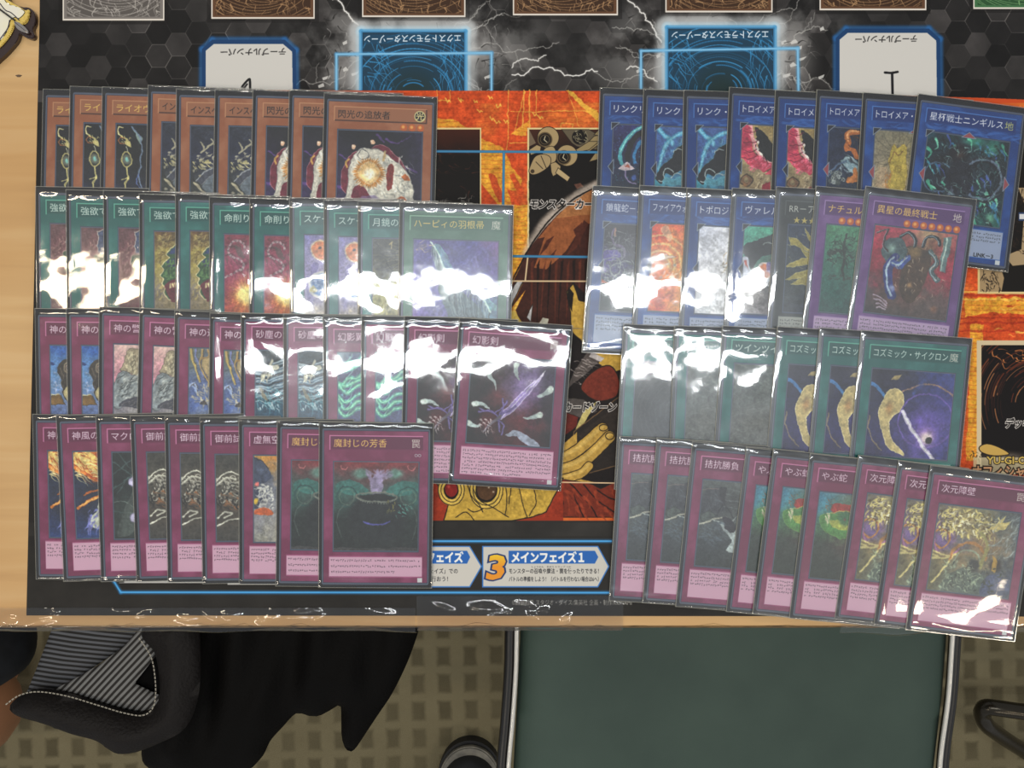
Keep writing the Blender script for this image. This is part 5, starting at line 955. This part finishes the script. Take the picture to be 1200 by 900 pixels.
lay_row([
 (40.5, 361, .6, sky, 'magenta card with a blue sky picture, leftmost in the third row'),
 (77.2, 361, .6, sky, 'magenta card with a blue sky picture, right one of the two'),
 (115.8, 359, 1.5, wing, 'magenta card with a pale pink and grey picture, left one of two'),
 (163.5, 360.8, 2.6, wing, 'magenta card with a pale pink and grey picture, right one, tilted'),
 (204.5, 363.5, 1.7, strm, 'magenta card with blue and cream streams, left one of two'),
 (245.7, 366.5, 1.6, strm, 'magenta card with blue and cream streams, right one of two'),
 (282.2, 366.2, 1.2, stm, 'magenta card with a teal whirlwind picture, left one of two'),
 (331.7, 367.2, .6, stm, 'magenta card with a teal whirlwind picture, right one under glare'),
 (378.2, 369.5, .4, lig, 'magenta card with green lightning, left one of two, under glare'),
 (423.2, 369.5, .8, lig, 'magenta card with green lightning, right one of two, under glare'),
 (473.5, 370, 1.5, spe, 'magenta card with dark purple spear picture, half covered by its twin'),
 (538, 371.7, 3.9, spe, 'fully uncovered magenta card with purple spear and white wisps, right end of third row')],
 'sleeved trap cards in the third row on the left', .050)
fire = F('t', '神風のバリア', a_fireball); orb = F('t', 'マクロコスモス', a_orbits); sep = F('t', '御前試合', a_sepia)
voi = F('t', '虚無空間', a_orbs); cau = F('t', '魔封じの芳香', a_cauldron, gold=True, old=True)
lay_row([
 (37.8, 485, .4, fire, 'magenta card with orange flame on navy, leftmost in the bottom left row'),
 (65.3, 486.3, -1.25, fire, 'magenta card with orange flame on navy, right one of two'),
 (112, 486.7, -.5, orb, 'magenta card with two lilac discs on dark teal'),
 (152.2, 487, -1.1, sep, 'magenta card with a grey feathery picture, leftmost of its three'),
 (192.7, 487.7, 0, sep, 'magenta card with a grey feathery picture, middle of its three'),
 (233.7, 489.2, 0, sep, 'magenta card with a grey feathery picture, rightmost of its three'),
 (279.5, 490, .7, voi, 'magenta card with orange, dark blue and white clouds'),
 (324.5, 492.2, 1.2, cau, 'purple card with a red and dark bowl picture, half covered'),
 (373.7, 494, .8, cau, 'fully uncovered purple card with a dark steaming bowl and gold title')],
 'sleeved trap cards in the bottom left row', .050)
arc = F('l', 'リンクリボー', a_cyan_arc); web = F('l', 'リンク・スパイダー', a_web); pet = F('l', 'トロイメア・マーメイド', a_petals)
arm = F('l', 'トロイメア・フェニックス', a_armour); bei = F('l', 'トロイメア・ユニコーン', a_beige_ray); iri = F('l', '星杯戦士ニンギルス', a_iris, attr='地', foot='LINK－3')
lay_row([
 (702.7, 102.2, 1.9, arc, 'blue card with a cyan arc picture, leftmost in the top right row'),
 (753.7, 104, 2.2, web, 'blue card with pale cyan web on black, left one of two'),
 (800.7, 105.2, 1.2, web, 'blue card with pale cyan web on black, right one of two'),
 (854.2, 101.7, 2.6, pet, 'blue card with pink petals on sand, left one of two'),
 (908, 105.2, 2.4, pet, 'blue card with pink petals on sand, right one of two'),
 (956.7, 104.7, 3, arm, 'blue card with orange and steel shapes on navy'),
 (1010.7, 107.7, 3.4, bei, 'blue card with a beige sunray picture and pink arrow'),
 (1075.5, 109, 7, iri, 'tilted blue card with shimmering teal foil picture at the top right corner')],
 'sleeved link cards in the top right row', 0.0)
scr = F('l', '鎖龍蛇－スカルデット', a_scribble); fsw = F('l', 'ファイアウォール・ドラゴン', a_fireswirl); whi = F('l', 'トポロジック・ボマー', a_white_glare)
gor = F('l', 'ヴァレルロード', a_greenorb); bla = F('x', 'RR－アルティメット', a_blades, stars=6); twi = F('f', 'ナチュル・ガオ', a_twigs, gold=True, stars=9); red = F('f', '異星の最終戦士', a_redmetal, gold=True, stars=7, attr='地')
lay_row([
 (694.2, 216.7, 3.5, scr, 'blue card with silver scribbles on black, left end of second right row'),
 (749, 216.7, 2.5, fsw, 'blue card with an orange and yellow swirl picture'),
 (804.5, 219.7, 2.7, whi, 'blue card whose picture is painted over with white glare'),
 (857.5, 219.7, 2.7, gor, 'blue card with a green sky and an orange orb'),
 (909.2, 218.2, 2.8, bla, 'dark grey card with yellow blades and small stars'),
 (955.7, 217.5, 4.4, twi, 'violet card with black twigs on green'),
 (1014, 217.5, 6.4, red, 'fully uncovered violet card with metal shapes on red, seven orange stars')],
 'sleeved extra cards in the second row on the right', .050, True, .05)
dar = F('s', 'ブラック・ホール', a_dark); gsw = F('s', 'ツインツイスター', a_grey_glare); cos = F('s', 'コズミック・サイクロン', a_cosmos)
lay_row([
 (730.2, 379, 2.8, dar, 'teal card with a plain dark picture, left end of third right row'),
 (789.7, 381.2, 1.6, gsw, 'teal card with a picture painted in grey glare, left one of two'),
 (846, 381.2, 3, gsw, 'teal card with a picture painted in grey glare, right one of two'),
 (910.5, 382, 3.8, cos, 'teal card with a yellow comet on purple, leftmost of three'),
 (960, 383.5, 3.8, cos, 'teal card with a yellow comet on purple, middle of three'),
 (1008.7, 386.5, 4, cos, 'fully uncovered teal card with yellow comet and purple swirl')],
 'sleeved spell cards in the third row on the right', .050, True, .05)
bea = F('t', '拮抗勝負', a_beam); blo = F('t', 'やぶ蛇', a_greenblob); orn = F('t', '次元障壁', a_ornate)
lay_row([
 (725.7, 510.6, 3.3, bea, 'magenta card with a grey-blue picture, leftmost in the bottom right row'),
 (769.3, 512.5, 4.4, bea, 'magenta card with a grey-blue picture, middle of its three'),
 (811, 517, 5.1, bea, 'magenta card with a grey-blue picture and white streak, rightmost of three'),
 (874.2, 523.5, 6.1, blo, 'magenta card with a green round shape, narrowest strip of three'),
 (905.8, 525.5, 6.2, blo, 'magenta card with a green round shape, middle of three'),
 (948.9, 531, 6.1, blo, 'magenta card with a green shape under a red band, rightmost of three'),
 (1005.7, 532.8, 7.0, orn, 'magenta card with a gold ornate picture, leftmost of three'),
 (1052.5, 539.3, 7.2, orn, 'magenta card with a gold ornate picture, middle of three, narrow strip'),
 (1090, 545, 7.05, orn, 'fully uncovered magenta card with gold ornate picture at the bottom right corner')],
 'sleeved trap cards in the bottom right row', .050, True, .02)
# ------------------------------------------------------------------ clear tape along the table edge
FR = bpy.data.materials.new
def clear_tape(x0, x1, ytop, drop, seed, label, slack=1.0):
    r = np.random.default_rng(seed); nx, ny = int((x1-x0)/2)+2, 44; xs = np.linspace(x0, x1, nx); v = []
    wv = [(r.normal(0, .02), r.normal(0, .03), r.random()*6.28) for _ in range(9)]
    lumps = [(x0+(x1-x0)*r.random(), 703+26*r.random(), 4+12*r.random(), 2.5+3*r.random(), r.normal(0, 1.2)) for _ in range(int((x1-x0)/22))]
    for x in xs:
        fl_ = 1+.35*math.sin(x*.021+seed)+.35*math.sin(x*.056+seed*2)
        for j in range(ny):
            t = j/(ny-1); y = ytop+(734.5-ytop)*min(t/.66, 1)
            w_ = sum(math.sin(a*x*6+b*y*6+p) for a, b, p in wv)/9
            lump = sum(math.exp(-((x-a-(y-b)*k)/s)**2-((y-b)/t_)**2) for a, b, s, t_, k in lumps)
            if t <= .66: z = .00065+slack*(.0003*(w_+1)*math.sin(math.pi*t/.66)+.0012*lump); q = P(x, y); v.append((q[0], q[1], z))
            else:
                k = (t-.66)/.34; q = P(x, 734.5); v.append((q[0], q[1]-.0022-drop*S*k*fl_*.6-.0002*w_, -.0005-.010*k*k+.0004*w_))
    f = [(i*ny+j, i*ny+j+1, (i+1)*ny+j+1, (i+1)*ny+j) for i in range(nx-1) for j in range(ny-1)]
    o = link('clear_tape', new_mesh('clear_tape', v, f, True), m_tape); tag(o, label, 'tape', 'clear tape strips on the table edge')
FILM_ROUGH, FILM_SHARP, FILM_HAZE = .07, .034, .002
m_tape = film_material(); m_tape.name = 'clear_tape'
clear_tape(-40, 487, 712, 9, 3, 'clear tape strip wrapped over the table edge on the left', .6)
clear_tape(488.5, 730, 698, 5, 8, 'wrinkled clear tape strip over the mat below the phase boxes')
clear_tape(985, 1240, 724, 16, 12, 'clear tape flap hanging at the table edge below the right cards', .6)

# ------------------------------------------------------------------ acrylic charm, top left corner
ch = empty('charm', P(8, 20)); tag(ch, 'flat cream and yellow charm with dark rim lying on the table corner', 'charm')
def plate(name, pts, z0, z1, m, parent, bev=.0003):
    b = parent.location; o = link(name, prism(name, [(P(x, y)[0]-b.x, P(x, y)[1]-b.y) for x, y in pts], z0, z1, bev), m, parent); return o
m_brown = mat('charm_rim', '#2a1714', .3, coat=.6); m_yel = mat('charm_yellow', '#c9a845', .4, coat=.5, noise=(900, '#dcc468')); m_cream = mat('charm_cream', '#e2ddd0', .35, coat=.6, noise=(90, '#e6e0c0')); m_nav = mat('charm_line', '#2a2438', .4)
outer = spline([(-60, -40), (-10, -60), (8, -30), (13, -2), (20, 8), (30, 11), (38, 12), (44, 18), (45, 28), (42, 37), (44, 44), (41, 48), (33, 46), (27, 42), (24, 50), (16, 60), (6, 70), (-10, 82), (-40, 90), (-80, 60)], 6, True)
plate('backing', outer, 0, .0030, m_brown, ch)
plate('fringe', spline([(-60, -34), (-10, -50), (4, -30), (10, -2), (18, 6), (30, 13), (33, 15), (38, 16), (38.5, 22), (36, 29), (31, 32), (26, 30), (22, 31), (20, 38), (14, 48), (6, 57), (-8, 68), (-40, 78), (-74, 54)], 6, True), .0030, .0034, m_yel, ch)
plate('face_plate', spline([(-56, -30), (-8, -44), (3, -26), (9, 0), (15, 8), (24, 11), (33, 16), (32.5, 20), (27, 25), (22, 24), (17, 27), (15, 35), (9, 46), (-2, 57), (-20, 66), (-60, 56)], 6, True), .0034, .0037, m_cream, ch)
for i, (x, y) in enumerate([(38, 17), (37.5, 21), (36, 25), (33.5, 28.5), (30.5, 31)]):
    plate('bead', [(x+1.9*math.cos(t), y+1.9*math.sin(t)) for t in np.linspace(0, 6.28, 11)[:-1]], .0034, .0044, m_yel, ch)
fr_pts = spline([(20, 33), (18, 40), (13, 48), (6, 56), (-2, 62)], 4)
for x, y in fr_pts[::1]: plate('bead', [(x+1.5*math.cos(t), y+1.5*math.sin(t)) for t in np.linspace(0, 6.28, 9)[:-1]], .0034, .0040, m_yel, ch)
def cpath(pts, z): return [tuple(P(x, y)-Vector((ch.location.x, ch.location.y, 0))+Vector((0, 0, z))) for x, y in pts]
tube('outline', cpath(spline([(-2, 5), (4, 7), (8, 12), (12, 16), (17, 18), (22, 22), (27, 27)], 5), .0037), .00028, m_nav, ch)
tube('outline', cpath(spline([(16, 27), (14, 36), (8, 45), (-1, 56)], 5), .0037), .00028, m_nav, ch)
tube('cord', cpath([(-30, -8), (0, 11), (10, 18.5), (23, 28)], .0044), .00048, mat('cord', '#121212', .4), ch)
plate('clasp', spline([(23, 30), (28, 31), (34, 35), (38.5, 40), (39, 43), (36, 43), (29, 40), (25, 36)], 4, True), .0040, .0058, mat('clasp', '#b8b2ac', .2, metal=.9), ch, .0007)

# ------------------------------------------------------------------ green chair below
def grid_fill(outline, res):
    """cells of a square grid inside a closed outline, boundary vertices snapped to it; returns verts, faces, distance to the outline"""
    o = np.array(outline); x0, y0 = o.min(0); x1, y1 = o.max(0); nx, ny = int((x1-x0)/res)+2, int((y1-y0)/res)+2
    def inside(p):
        x, y = p[:, 0][:, None], p[:, 1][:, None]; a, b = o, np.roll(o, -1, 0)
        c = ((a[:, 1] > y) != (b[:, 1] > y)) & (x < (b[:, 0]-a[:, 0])*(y-a[:, 1])/(b[:, 1]-a[:, 1]+1e-12)+a[:, 0]); return c.sum(1) % 2 == 1
    def near(p):
        a, b = o, np.roll(o, -1, 0); d = b-a; t = np.clip(((p[:, None]-a)*d).sum(2)/((d*d).sum(1)+1e-12), 0, 1); q = a+t[..., None]*d
        k = np.hypot(*(p[:, None]-q).transpose(2, 0, 1)); i = k.argmin(1); return k[np.arange(len(p)), i], q[np.arange(len(p)), i]
    G = np.array([(x0+i*res, y0+j*res) for j in range(ny) for i in range(nx)]); ins = inside(G); f = []
    cen = np.array([(x0+(i+.5)*res, y0+(j+.5)*res) for j in range(ny-1) for i in range(nx-1)]); ci = inside(cen); k = 0
    for j in range(ny-1):
        for i in range(nx-1):
            if ci[k]: f.append((j*nx+i, j*nx+i+1, (j+1)*nx+i+1, (j+1)*nx+i))
            k += 1
    used = sorted({q for t in f for q in t}); mp2 = {u: i for i, u in enumerate(used)}; V = G[used]; f = [tuple(mp2[q] for q in t) for t in f]
    cnt = {}
    for t in f:
        for a in range(4): e = frozenset((t[a], t[(a+1) % 4])); cnt[e] = cnt.get(e, 0)+1
    bd = {q for e, n in cnt.items() if n == 1 for q in e}; d, q = near(V)
    for i in bd: V[i] = q[i]; d[i] = 0
    be = [tuple(t[a:a+1][0] for t_ in (0,)) for t in ()]
    edges = []
    for t in f:
        for a in range(4):
            e = (t[a], t[(a+1) % 4])
            if cnt[frozenset(e)] == 1: edges.append(e)
    return V, f, d, edges
def puffy(name, outline, z0, height, res, m, parent, thick=.01, prof=.03, power=.5):
    """closed soft body: outline in metres, height(x, y, d) added on top of z0, flat underside"""
    V, f, d, ed = grid_fill(outline, res); n = len(V)
    top = [(x, y, z0+height(x, y, k)) for (x, y), k in zip(V, d)]; bot = [(x, y, z0-thick*min(k/prof, 1)**power-.001) for (x, y), k in zip(V, d)]
    F_ = f+[tuple(n+q for q in reversed(t)) for t in f]+[(a, n+a, n+b, b) for a, b in ed]
    F_ = [tuple(t) for t in F_]; return link(name, new_mesh(name, top+bot, F_, True), m, parent)
ZS = -.27
def at(px, py, z): q = P(px, py, z); return (q[0], q[1])
chair = empty('chair', (at(855, 820, ZS)[0], at(855, 820, ZS)[1], ZF)); tag(chair, 'chair with a wide dark green seat and pale edge piping, below the table', 'chair')
def loc(pts, e): return [(x-e.location.x, y-e.location.y) for x, y in pts]
seat_o = [at(x, y, ZS) for x, y in [(612, 640), (1124, 640), (1117, 755), (1112, 820), (1101, 915), (1094, 960), (1070, 975), (620, 975), (600, 958), (602, 900), (607, 810), (610, 745)]]
m_vinyl = mat('green_vinyl', '#34443d', .6, spec=.3, noise=(9, '#415249'), bump=(900, .3, .0006))
puffy('seat', loc(seat_o, chair), ZS-.012-ZF, lambda x, y, d: .012*min(d/.02, 1)**.5+.004*min(d/.10, 1)+.0012*math.sin(x*23+y*9)*min(d/.05, 1), .008, m_vinyl, chair, .025)
rim = [at(x, y, ZS) for x, y in [(607, 640), (605.5, 745), (604.5, 790), (600.5, 850), (596, 900), (594, 960)]]; rimr = [at(x, y, ZS) for x, y in [(1126, 640), (1118.5, 755), (1114, 820), (1106, 880), (1103, 915), (1098, 960)]]
m_pipe = mat('piping', '#d8d6ce', .25, metal=.35, spec=.8)
for q in (rim, rimr): tube('piping', [(x, y, ZS-.004-ZF) for x, y in spline(loc(q, chair), 6)], .0021, m_pipe, chair)
m_blk = mat('black_plastic', '#141414', .35, spec=.5)
for sg, q in ((-1, rim), (1, rimr)): tube('seat_edge', [(x+sg*.0055, y, ZS-.010-ZF) for x, y in spline(loc(q, chair), 6)], .0052, m_blk, chair)
for lx, ly in ((-.16, .05), (.155, .05), (-.155, -.165), (.15, -.165)):
    tube('leg', [(lx, ly, ZS-.03-ZF), (lx, ly, .003)], .011, m_steel, chair)
tube('crossbar', [(-.16, .05, .2), (.155, .05, .2)], .008, m_steel, chair); tube('crossbar', [(-.155, -.165, .2), (.15, -.165, .2)], .008, m_steel, chair)

# bent steel frame of a neighbouring chair at the lower right
fr = empty('steel_chair', P(1160, 840, ZF)); tag(fr, 'dark bent tubular steel chair frame at the right edge above the carpet', 'chair frame')
o = fr.location; pth = [P(1330, 838, -.57), P(1240, 836, -.57), P(1200, 834, -.572), P(1170, 830, -.575), P(1156, 829, -.58), P(1151, 836, -.59), P(1156, 849, -.60), P(1172, 862, -.62), P(1200, 880, -.655), P(1222, 893, -.678), P(1260, 905, -.688), P(1340, 906, -.689)]
tube('frame_tube', [tuple(q-o) for q in spline([tuple(p) for p in pth], 7)], .0102, mat('frame_tube', '#38342c', .22, metal=.75), fr)
tube('foot_cap', [tuple(P(1335, 906, -.688)-o), tuple(P(1352, 906, -.688)-o)], .0115, m_blk, fr)

# ------------------------------------------------------------------ black leather bag with striped lining
ZB = -.22
bag = empty('bag', (at(250, 800, ZB)[0], at(250, 800, ZB)[1], ZB)); tag(bag, 'slouched black leather bag, its open mouth showing grey striped lining', 'bag')
leather = mat('leather', '#060504', .7, spec=.10, bump=(420, .6, .001)); leather2 = mat('leather_fold', '#120e0c', .6, spec=.22, bump=(420, .8, .0012))
rot = np.random.default_rng(4)
body = spline([(150, 690), (300, 680), (440, 690), (492, 705), (487, 745), (478, 775), (468, 800), (452, 832), (436, 856), (420, 880), (408, 898), (401, 903), (394, 898), (390, 884), (389.5, 862), (388, 846), (376, 852), (362, 859), (350, 859), (334, 856), (318, 872), (302, 890), (290, 912), (262, 930), (180, 930), (146, 918), (142, 884), (118, 872), (113, 860), (100, 850), (110, 800), (140, 760)], 5, True)
def fold(x, y, d):
    return .020*min(d/.03, 1)**.6+.006*math.sin(x*85+y*16)*min(d/.03, 1)+.003*math.sin(x*190-y*40)*min(d/.03, 1)
puffy('bag_body', loc([at(x, y, ZB) for x, y in body], bag), -.035, fold, .006, leather, bag, .05)
flap = spline([(14, 826), (24, 815), (44, 806), (62, 806), (90, 812), (120, 822), (150, 830), (172, 832), (186, 822), (190, 808), (189, 786), (183, 762), (168, 742), (180, 720), (230, 720), (236, 800), (220, 850), (180, 872), (142, 882), (115, 866), (90, 858), (60, 848), (30, 840), (18, 834)], 5, True)
puffy('front_flap', loc([at(x, y, ZB) for x, y in flap], bag), .004, lambda x, y, d: .016*min(d/.022, 1)**.55+.0012*math.sin(x*120+y*90), .004, leather2, bag, .012)
def stripes(name, ang, scale, dark, light):
    m = mat(name, dark, .7, spec=.2); nt = m.node_tree; N, L = nt.nodes.new, nt.links.new; b = nt.nodes['Principled BSDF']
    tc = N('ShaderNodeTexCoord'); mpn = N('ShaderNodeMapping'); mpn.inputs['Rotation'].default_value = (0, 0, math.radians(ang)); L(tc.outputs['Object'], mpn.inputs[0])
    w_ = N('ShaderNodeTexWave'); w_.bands_direction = 'Y'; w_.inputs['Scale'].default_value = scale; w_.inputs['Distortion'].default_value = .35; w_.inputs['Detail'].default_value = 1; w_.inputs['Detail Scale'].default_value = .3; L(mpn.outputs[0], w_.inputs['Vector'])
    r = N('ShaderNodeValToRGB'); e = r.color_ramp.elements; e[0].position = .35; e[0].color = lin(dark); e[1].position = .6; e[1].color = lin(light); L(w_.outputs[0], r.inputs[0]); L(r.outputs[0], b.inputs['Base Color'])
    bp = N('ShaderNodeBump'); bp.inputs['Strength'].default_value = .6; bp.inputs['Distance'].default_value = .0012; L(w_.outputs[0], bp.inputs['Height']); L(bp.outputs[0], b.inputs['Normal']); return m
lin1 = [(58, 728), (120, 715), (170, 742), (140, 762), (110, 782), (84, 800), (70, 822), (20, 824), (34, 790)]
puffy('lining', loc([at(x, y, ZB) for x, y in lin1], bag), -.010, lambda x, y, d: .002*min(d/.02, 1), .004, stripes('lining', 7, 80, '#262524', '#5e6064'), bag, .004)
lin2 = [(168, 730), (176, 752), (181, 770), (156, 802), (190, 818), (190, 834), (172, 840), (150, 838), (120, 830), (90, 822), (46, 816), (80, 800), (118, 778), (146, 756)]
puffy('lining_fold', loc([at(x, y, ZB) for x, y in lin2], bag), -.002, lambda x, y, d: .006*min(d/.03, 1)**.7, .0035, stripes('lining_fold', -47, 76, '#2c2a28', '#7c7c7a'), bag, .003)
puffy('inner_pocket', loc([at(x, y, ZB) for x, y in [(152, 803), (180, 764), (190, 800), (190, 818)]], bag), -.006, lambda x, y, d: 0, .004, mat('inner_pocket', '#050505', .9, spec=.1), bag, .002)
seam = [at(x, y, ZB) for x, y in spline([(17, 819), (30, 810), (46, 805.5), (64, 806), (90, 811), (120, 820), (150, 829), (172, 832.5), (184, 826), (188.5, 812), (188, 788), (183, 764), (168, 741)], 14)]
sv, sf = [], []
seam = loc(seam, bag); L_ = 0; nxt = 0
for (ax, ay), (bx, by) in zip(seam, seam[1:]):
    seg_ = math.hypot(bx-ax, by-ay)
    while nxt < L_+seg_:
        t = (nxt-L_)/seg_; x, y = ax+(bx-ax)*t, ay+(by-ay)*t; a = math.atan2(by-ay, bx-ax); k = len(sv)
        for dx, dy, dz in [(-.0011, -.0005, 0), (.0011, -.0005, 0), (.0011, .0005, 0), (-.0011, .0005, 0), (-.0007, 0, .0006), (.0007, 0, .0006)]:
            sv.append((x+dx*math.cos(a)-dy*math.sin(a), y+dx*math.sin(a)+dy*math.cos(a), .0105+dz))
        sf += [(k, k+1, k+5, k+4), (k+1, k+2, k+5), (k+2, k+3, k+4, k+5), (k+3, k, k+4), (k, k+3, k+2, k+1)]; nxt += .0031
    L_ += seg_
st = link('stitching', new_mesh('stitching', sv, sf), mat('stitching', '#b8b2a2', .6), bag); st['kind'] = 'stuff'

# ------------------------------------------------------------------ seated person's leg at the left edge, shoe at the bottom
def skin_chain(name, pts, rad, edges, m, parent, sub=2):
    me = bpy.data.meshes.new(name); me.from_pydata([tuple(p) for p in pts], edges, []); me.update()
    ob = bpy.data.objects.new('tmp', me); C.collection.objects.link(ob)
    sk = ob.modifiers.new('s', 'SKIN'); me2 = me.skin_vertices[0].data
    for i, r in enumerate(rad): me2[i].radius = r if isinstance(r, tuple) else (r, r)
    me2[0].use_root = True
    sd = ob.modifiers.new('u', 'SUBSURF'); sd.levels = sub; sd.render_levels = sub
    dg = bpy.context.evaluated_depsgraph_get(); dg.update(); nm = bpy.data.meshes.new_from_object(ob.evaluated_get(dg)); bpy.data.objects.remove(ob); nm.name = name; nm.materials.clear(); smooth(nm)
    return link(name, nm, m, parent)
per = empty('person', (P(-60, 830, -.4)[0], P(-60, 830, -.4)[1], ZF)); tag(per, 'person sitting at the left edge, only a bare bent knee in shorts showing', 'person')
o = per.location; ks = P(-14, 828, -.34)
leg = [P(-330, 800, -.30), P(-200, 812, -.31), P(-90, 822, -.325), ks, P(-28, 836, -.40), P(-36, 846, -.50), Vector((P(-40, 850, -.6)[0], P(-40, 850, -.6)[1], -.61)), Vector((P(-40, 850, -.65)[0], P(-40, 850, -.65)[1], -.655)), Vector((P(-40, 850, -.65)[0]+.05, P(-40, 850, -.65)[1]+.10, -.675))]
skin_chain('body', [p-o for p in leg], [.085, .078, .062, .046, .046, .050, .036, .034, .022], [(i, i+1) for i in range(8)], mat('skin', '#9a6a48', .55, noise=(30, '#8c6042')), per)
sh = [P(-360, 776, -.27), P(-200, 768, -.28), P(-90, 766, -.285), P(-30, 758, -.29), P(14, 752, -.30), P(44, 750, -.305)]
skin_chain('shorts', [p-o for p in sh], [.10, .088, .066, .052, .036, .022], [(i, i+1) for i in range(5)], mat('shorts', '#0f1012', .8, spec=.2, noise=(50, '#1b1d20')), per)

shoe = empty('shoe', P(552, 950, ZF)); tag(shoe, 'black shoe toe with a grey rubber rim on the carpet, left of the green chair', 'shoe'); o = shoe.location
def ring_pts(s, dy=0): return [(x*s, y*s+dy) for x, y in [(0, .105), (.022, .098), (.038, .078), (.046, .045), (.044, 0), (.036, -.06), (.036, -.12), (.030, -.16), (0, -.172), (-.030, -.16), (-.036, -.12), (-.038, -.06), (-.046, 0), (-.047, .045), (-.039, .078), (-.023, .098)]]
sol = spline(ring_pts(1), 4, True); link('sole', prism('sole', [tuple(p) for p in sol], .0, .022, .004), mat('sole', '#101010', .6), shoe)
link('toe_rim', prism('toe_rim', [tuple(p) for p in spline(ring_pts(.965), 4, True)], .022, .030, .002), mat('toe_rim', '#7c786c', .5, noise=(60, '#4c4a44')), shoe)
puffy('upper', [tuple(p) for p in spline(ring_pts(.90, -.004), 4, True)], .030, lambda x, y, d: .030*min(d/.03, 1)**.5+max(0, -y+.02)*.22*min(d/.03, 1), .005, mat('upper', '#0c0d0e', .5, noise=(20, '#16181a')), shoe, .001)
for i in range(5): tube('lace', [(-.016, -.01-i*.016, .064+i*.004), (0, -.005-i*.016, .068+i*.004), (.016, -.01-i*.016, .064+i*.004)], .0018, mat('lace', '#1c1c1c', .7), shoe)
bpy.data.objects.remove(_tc)
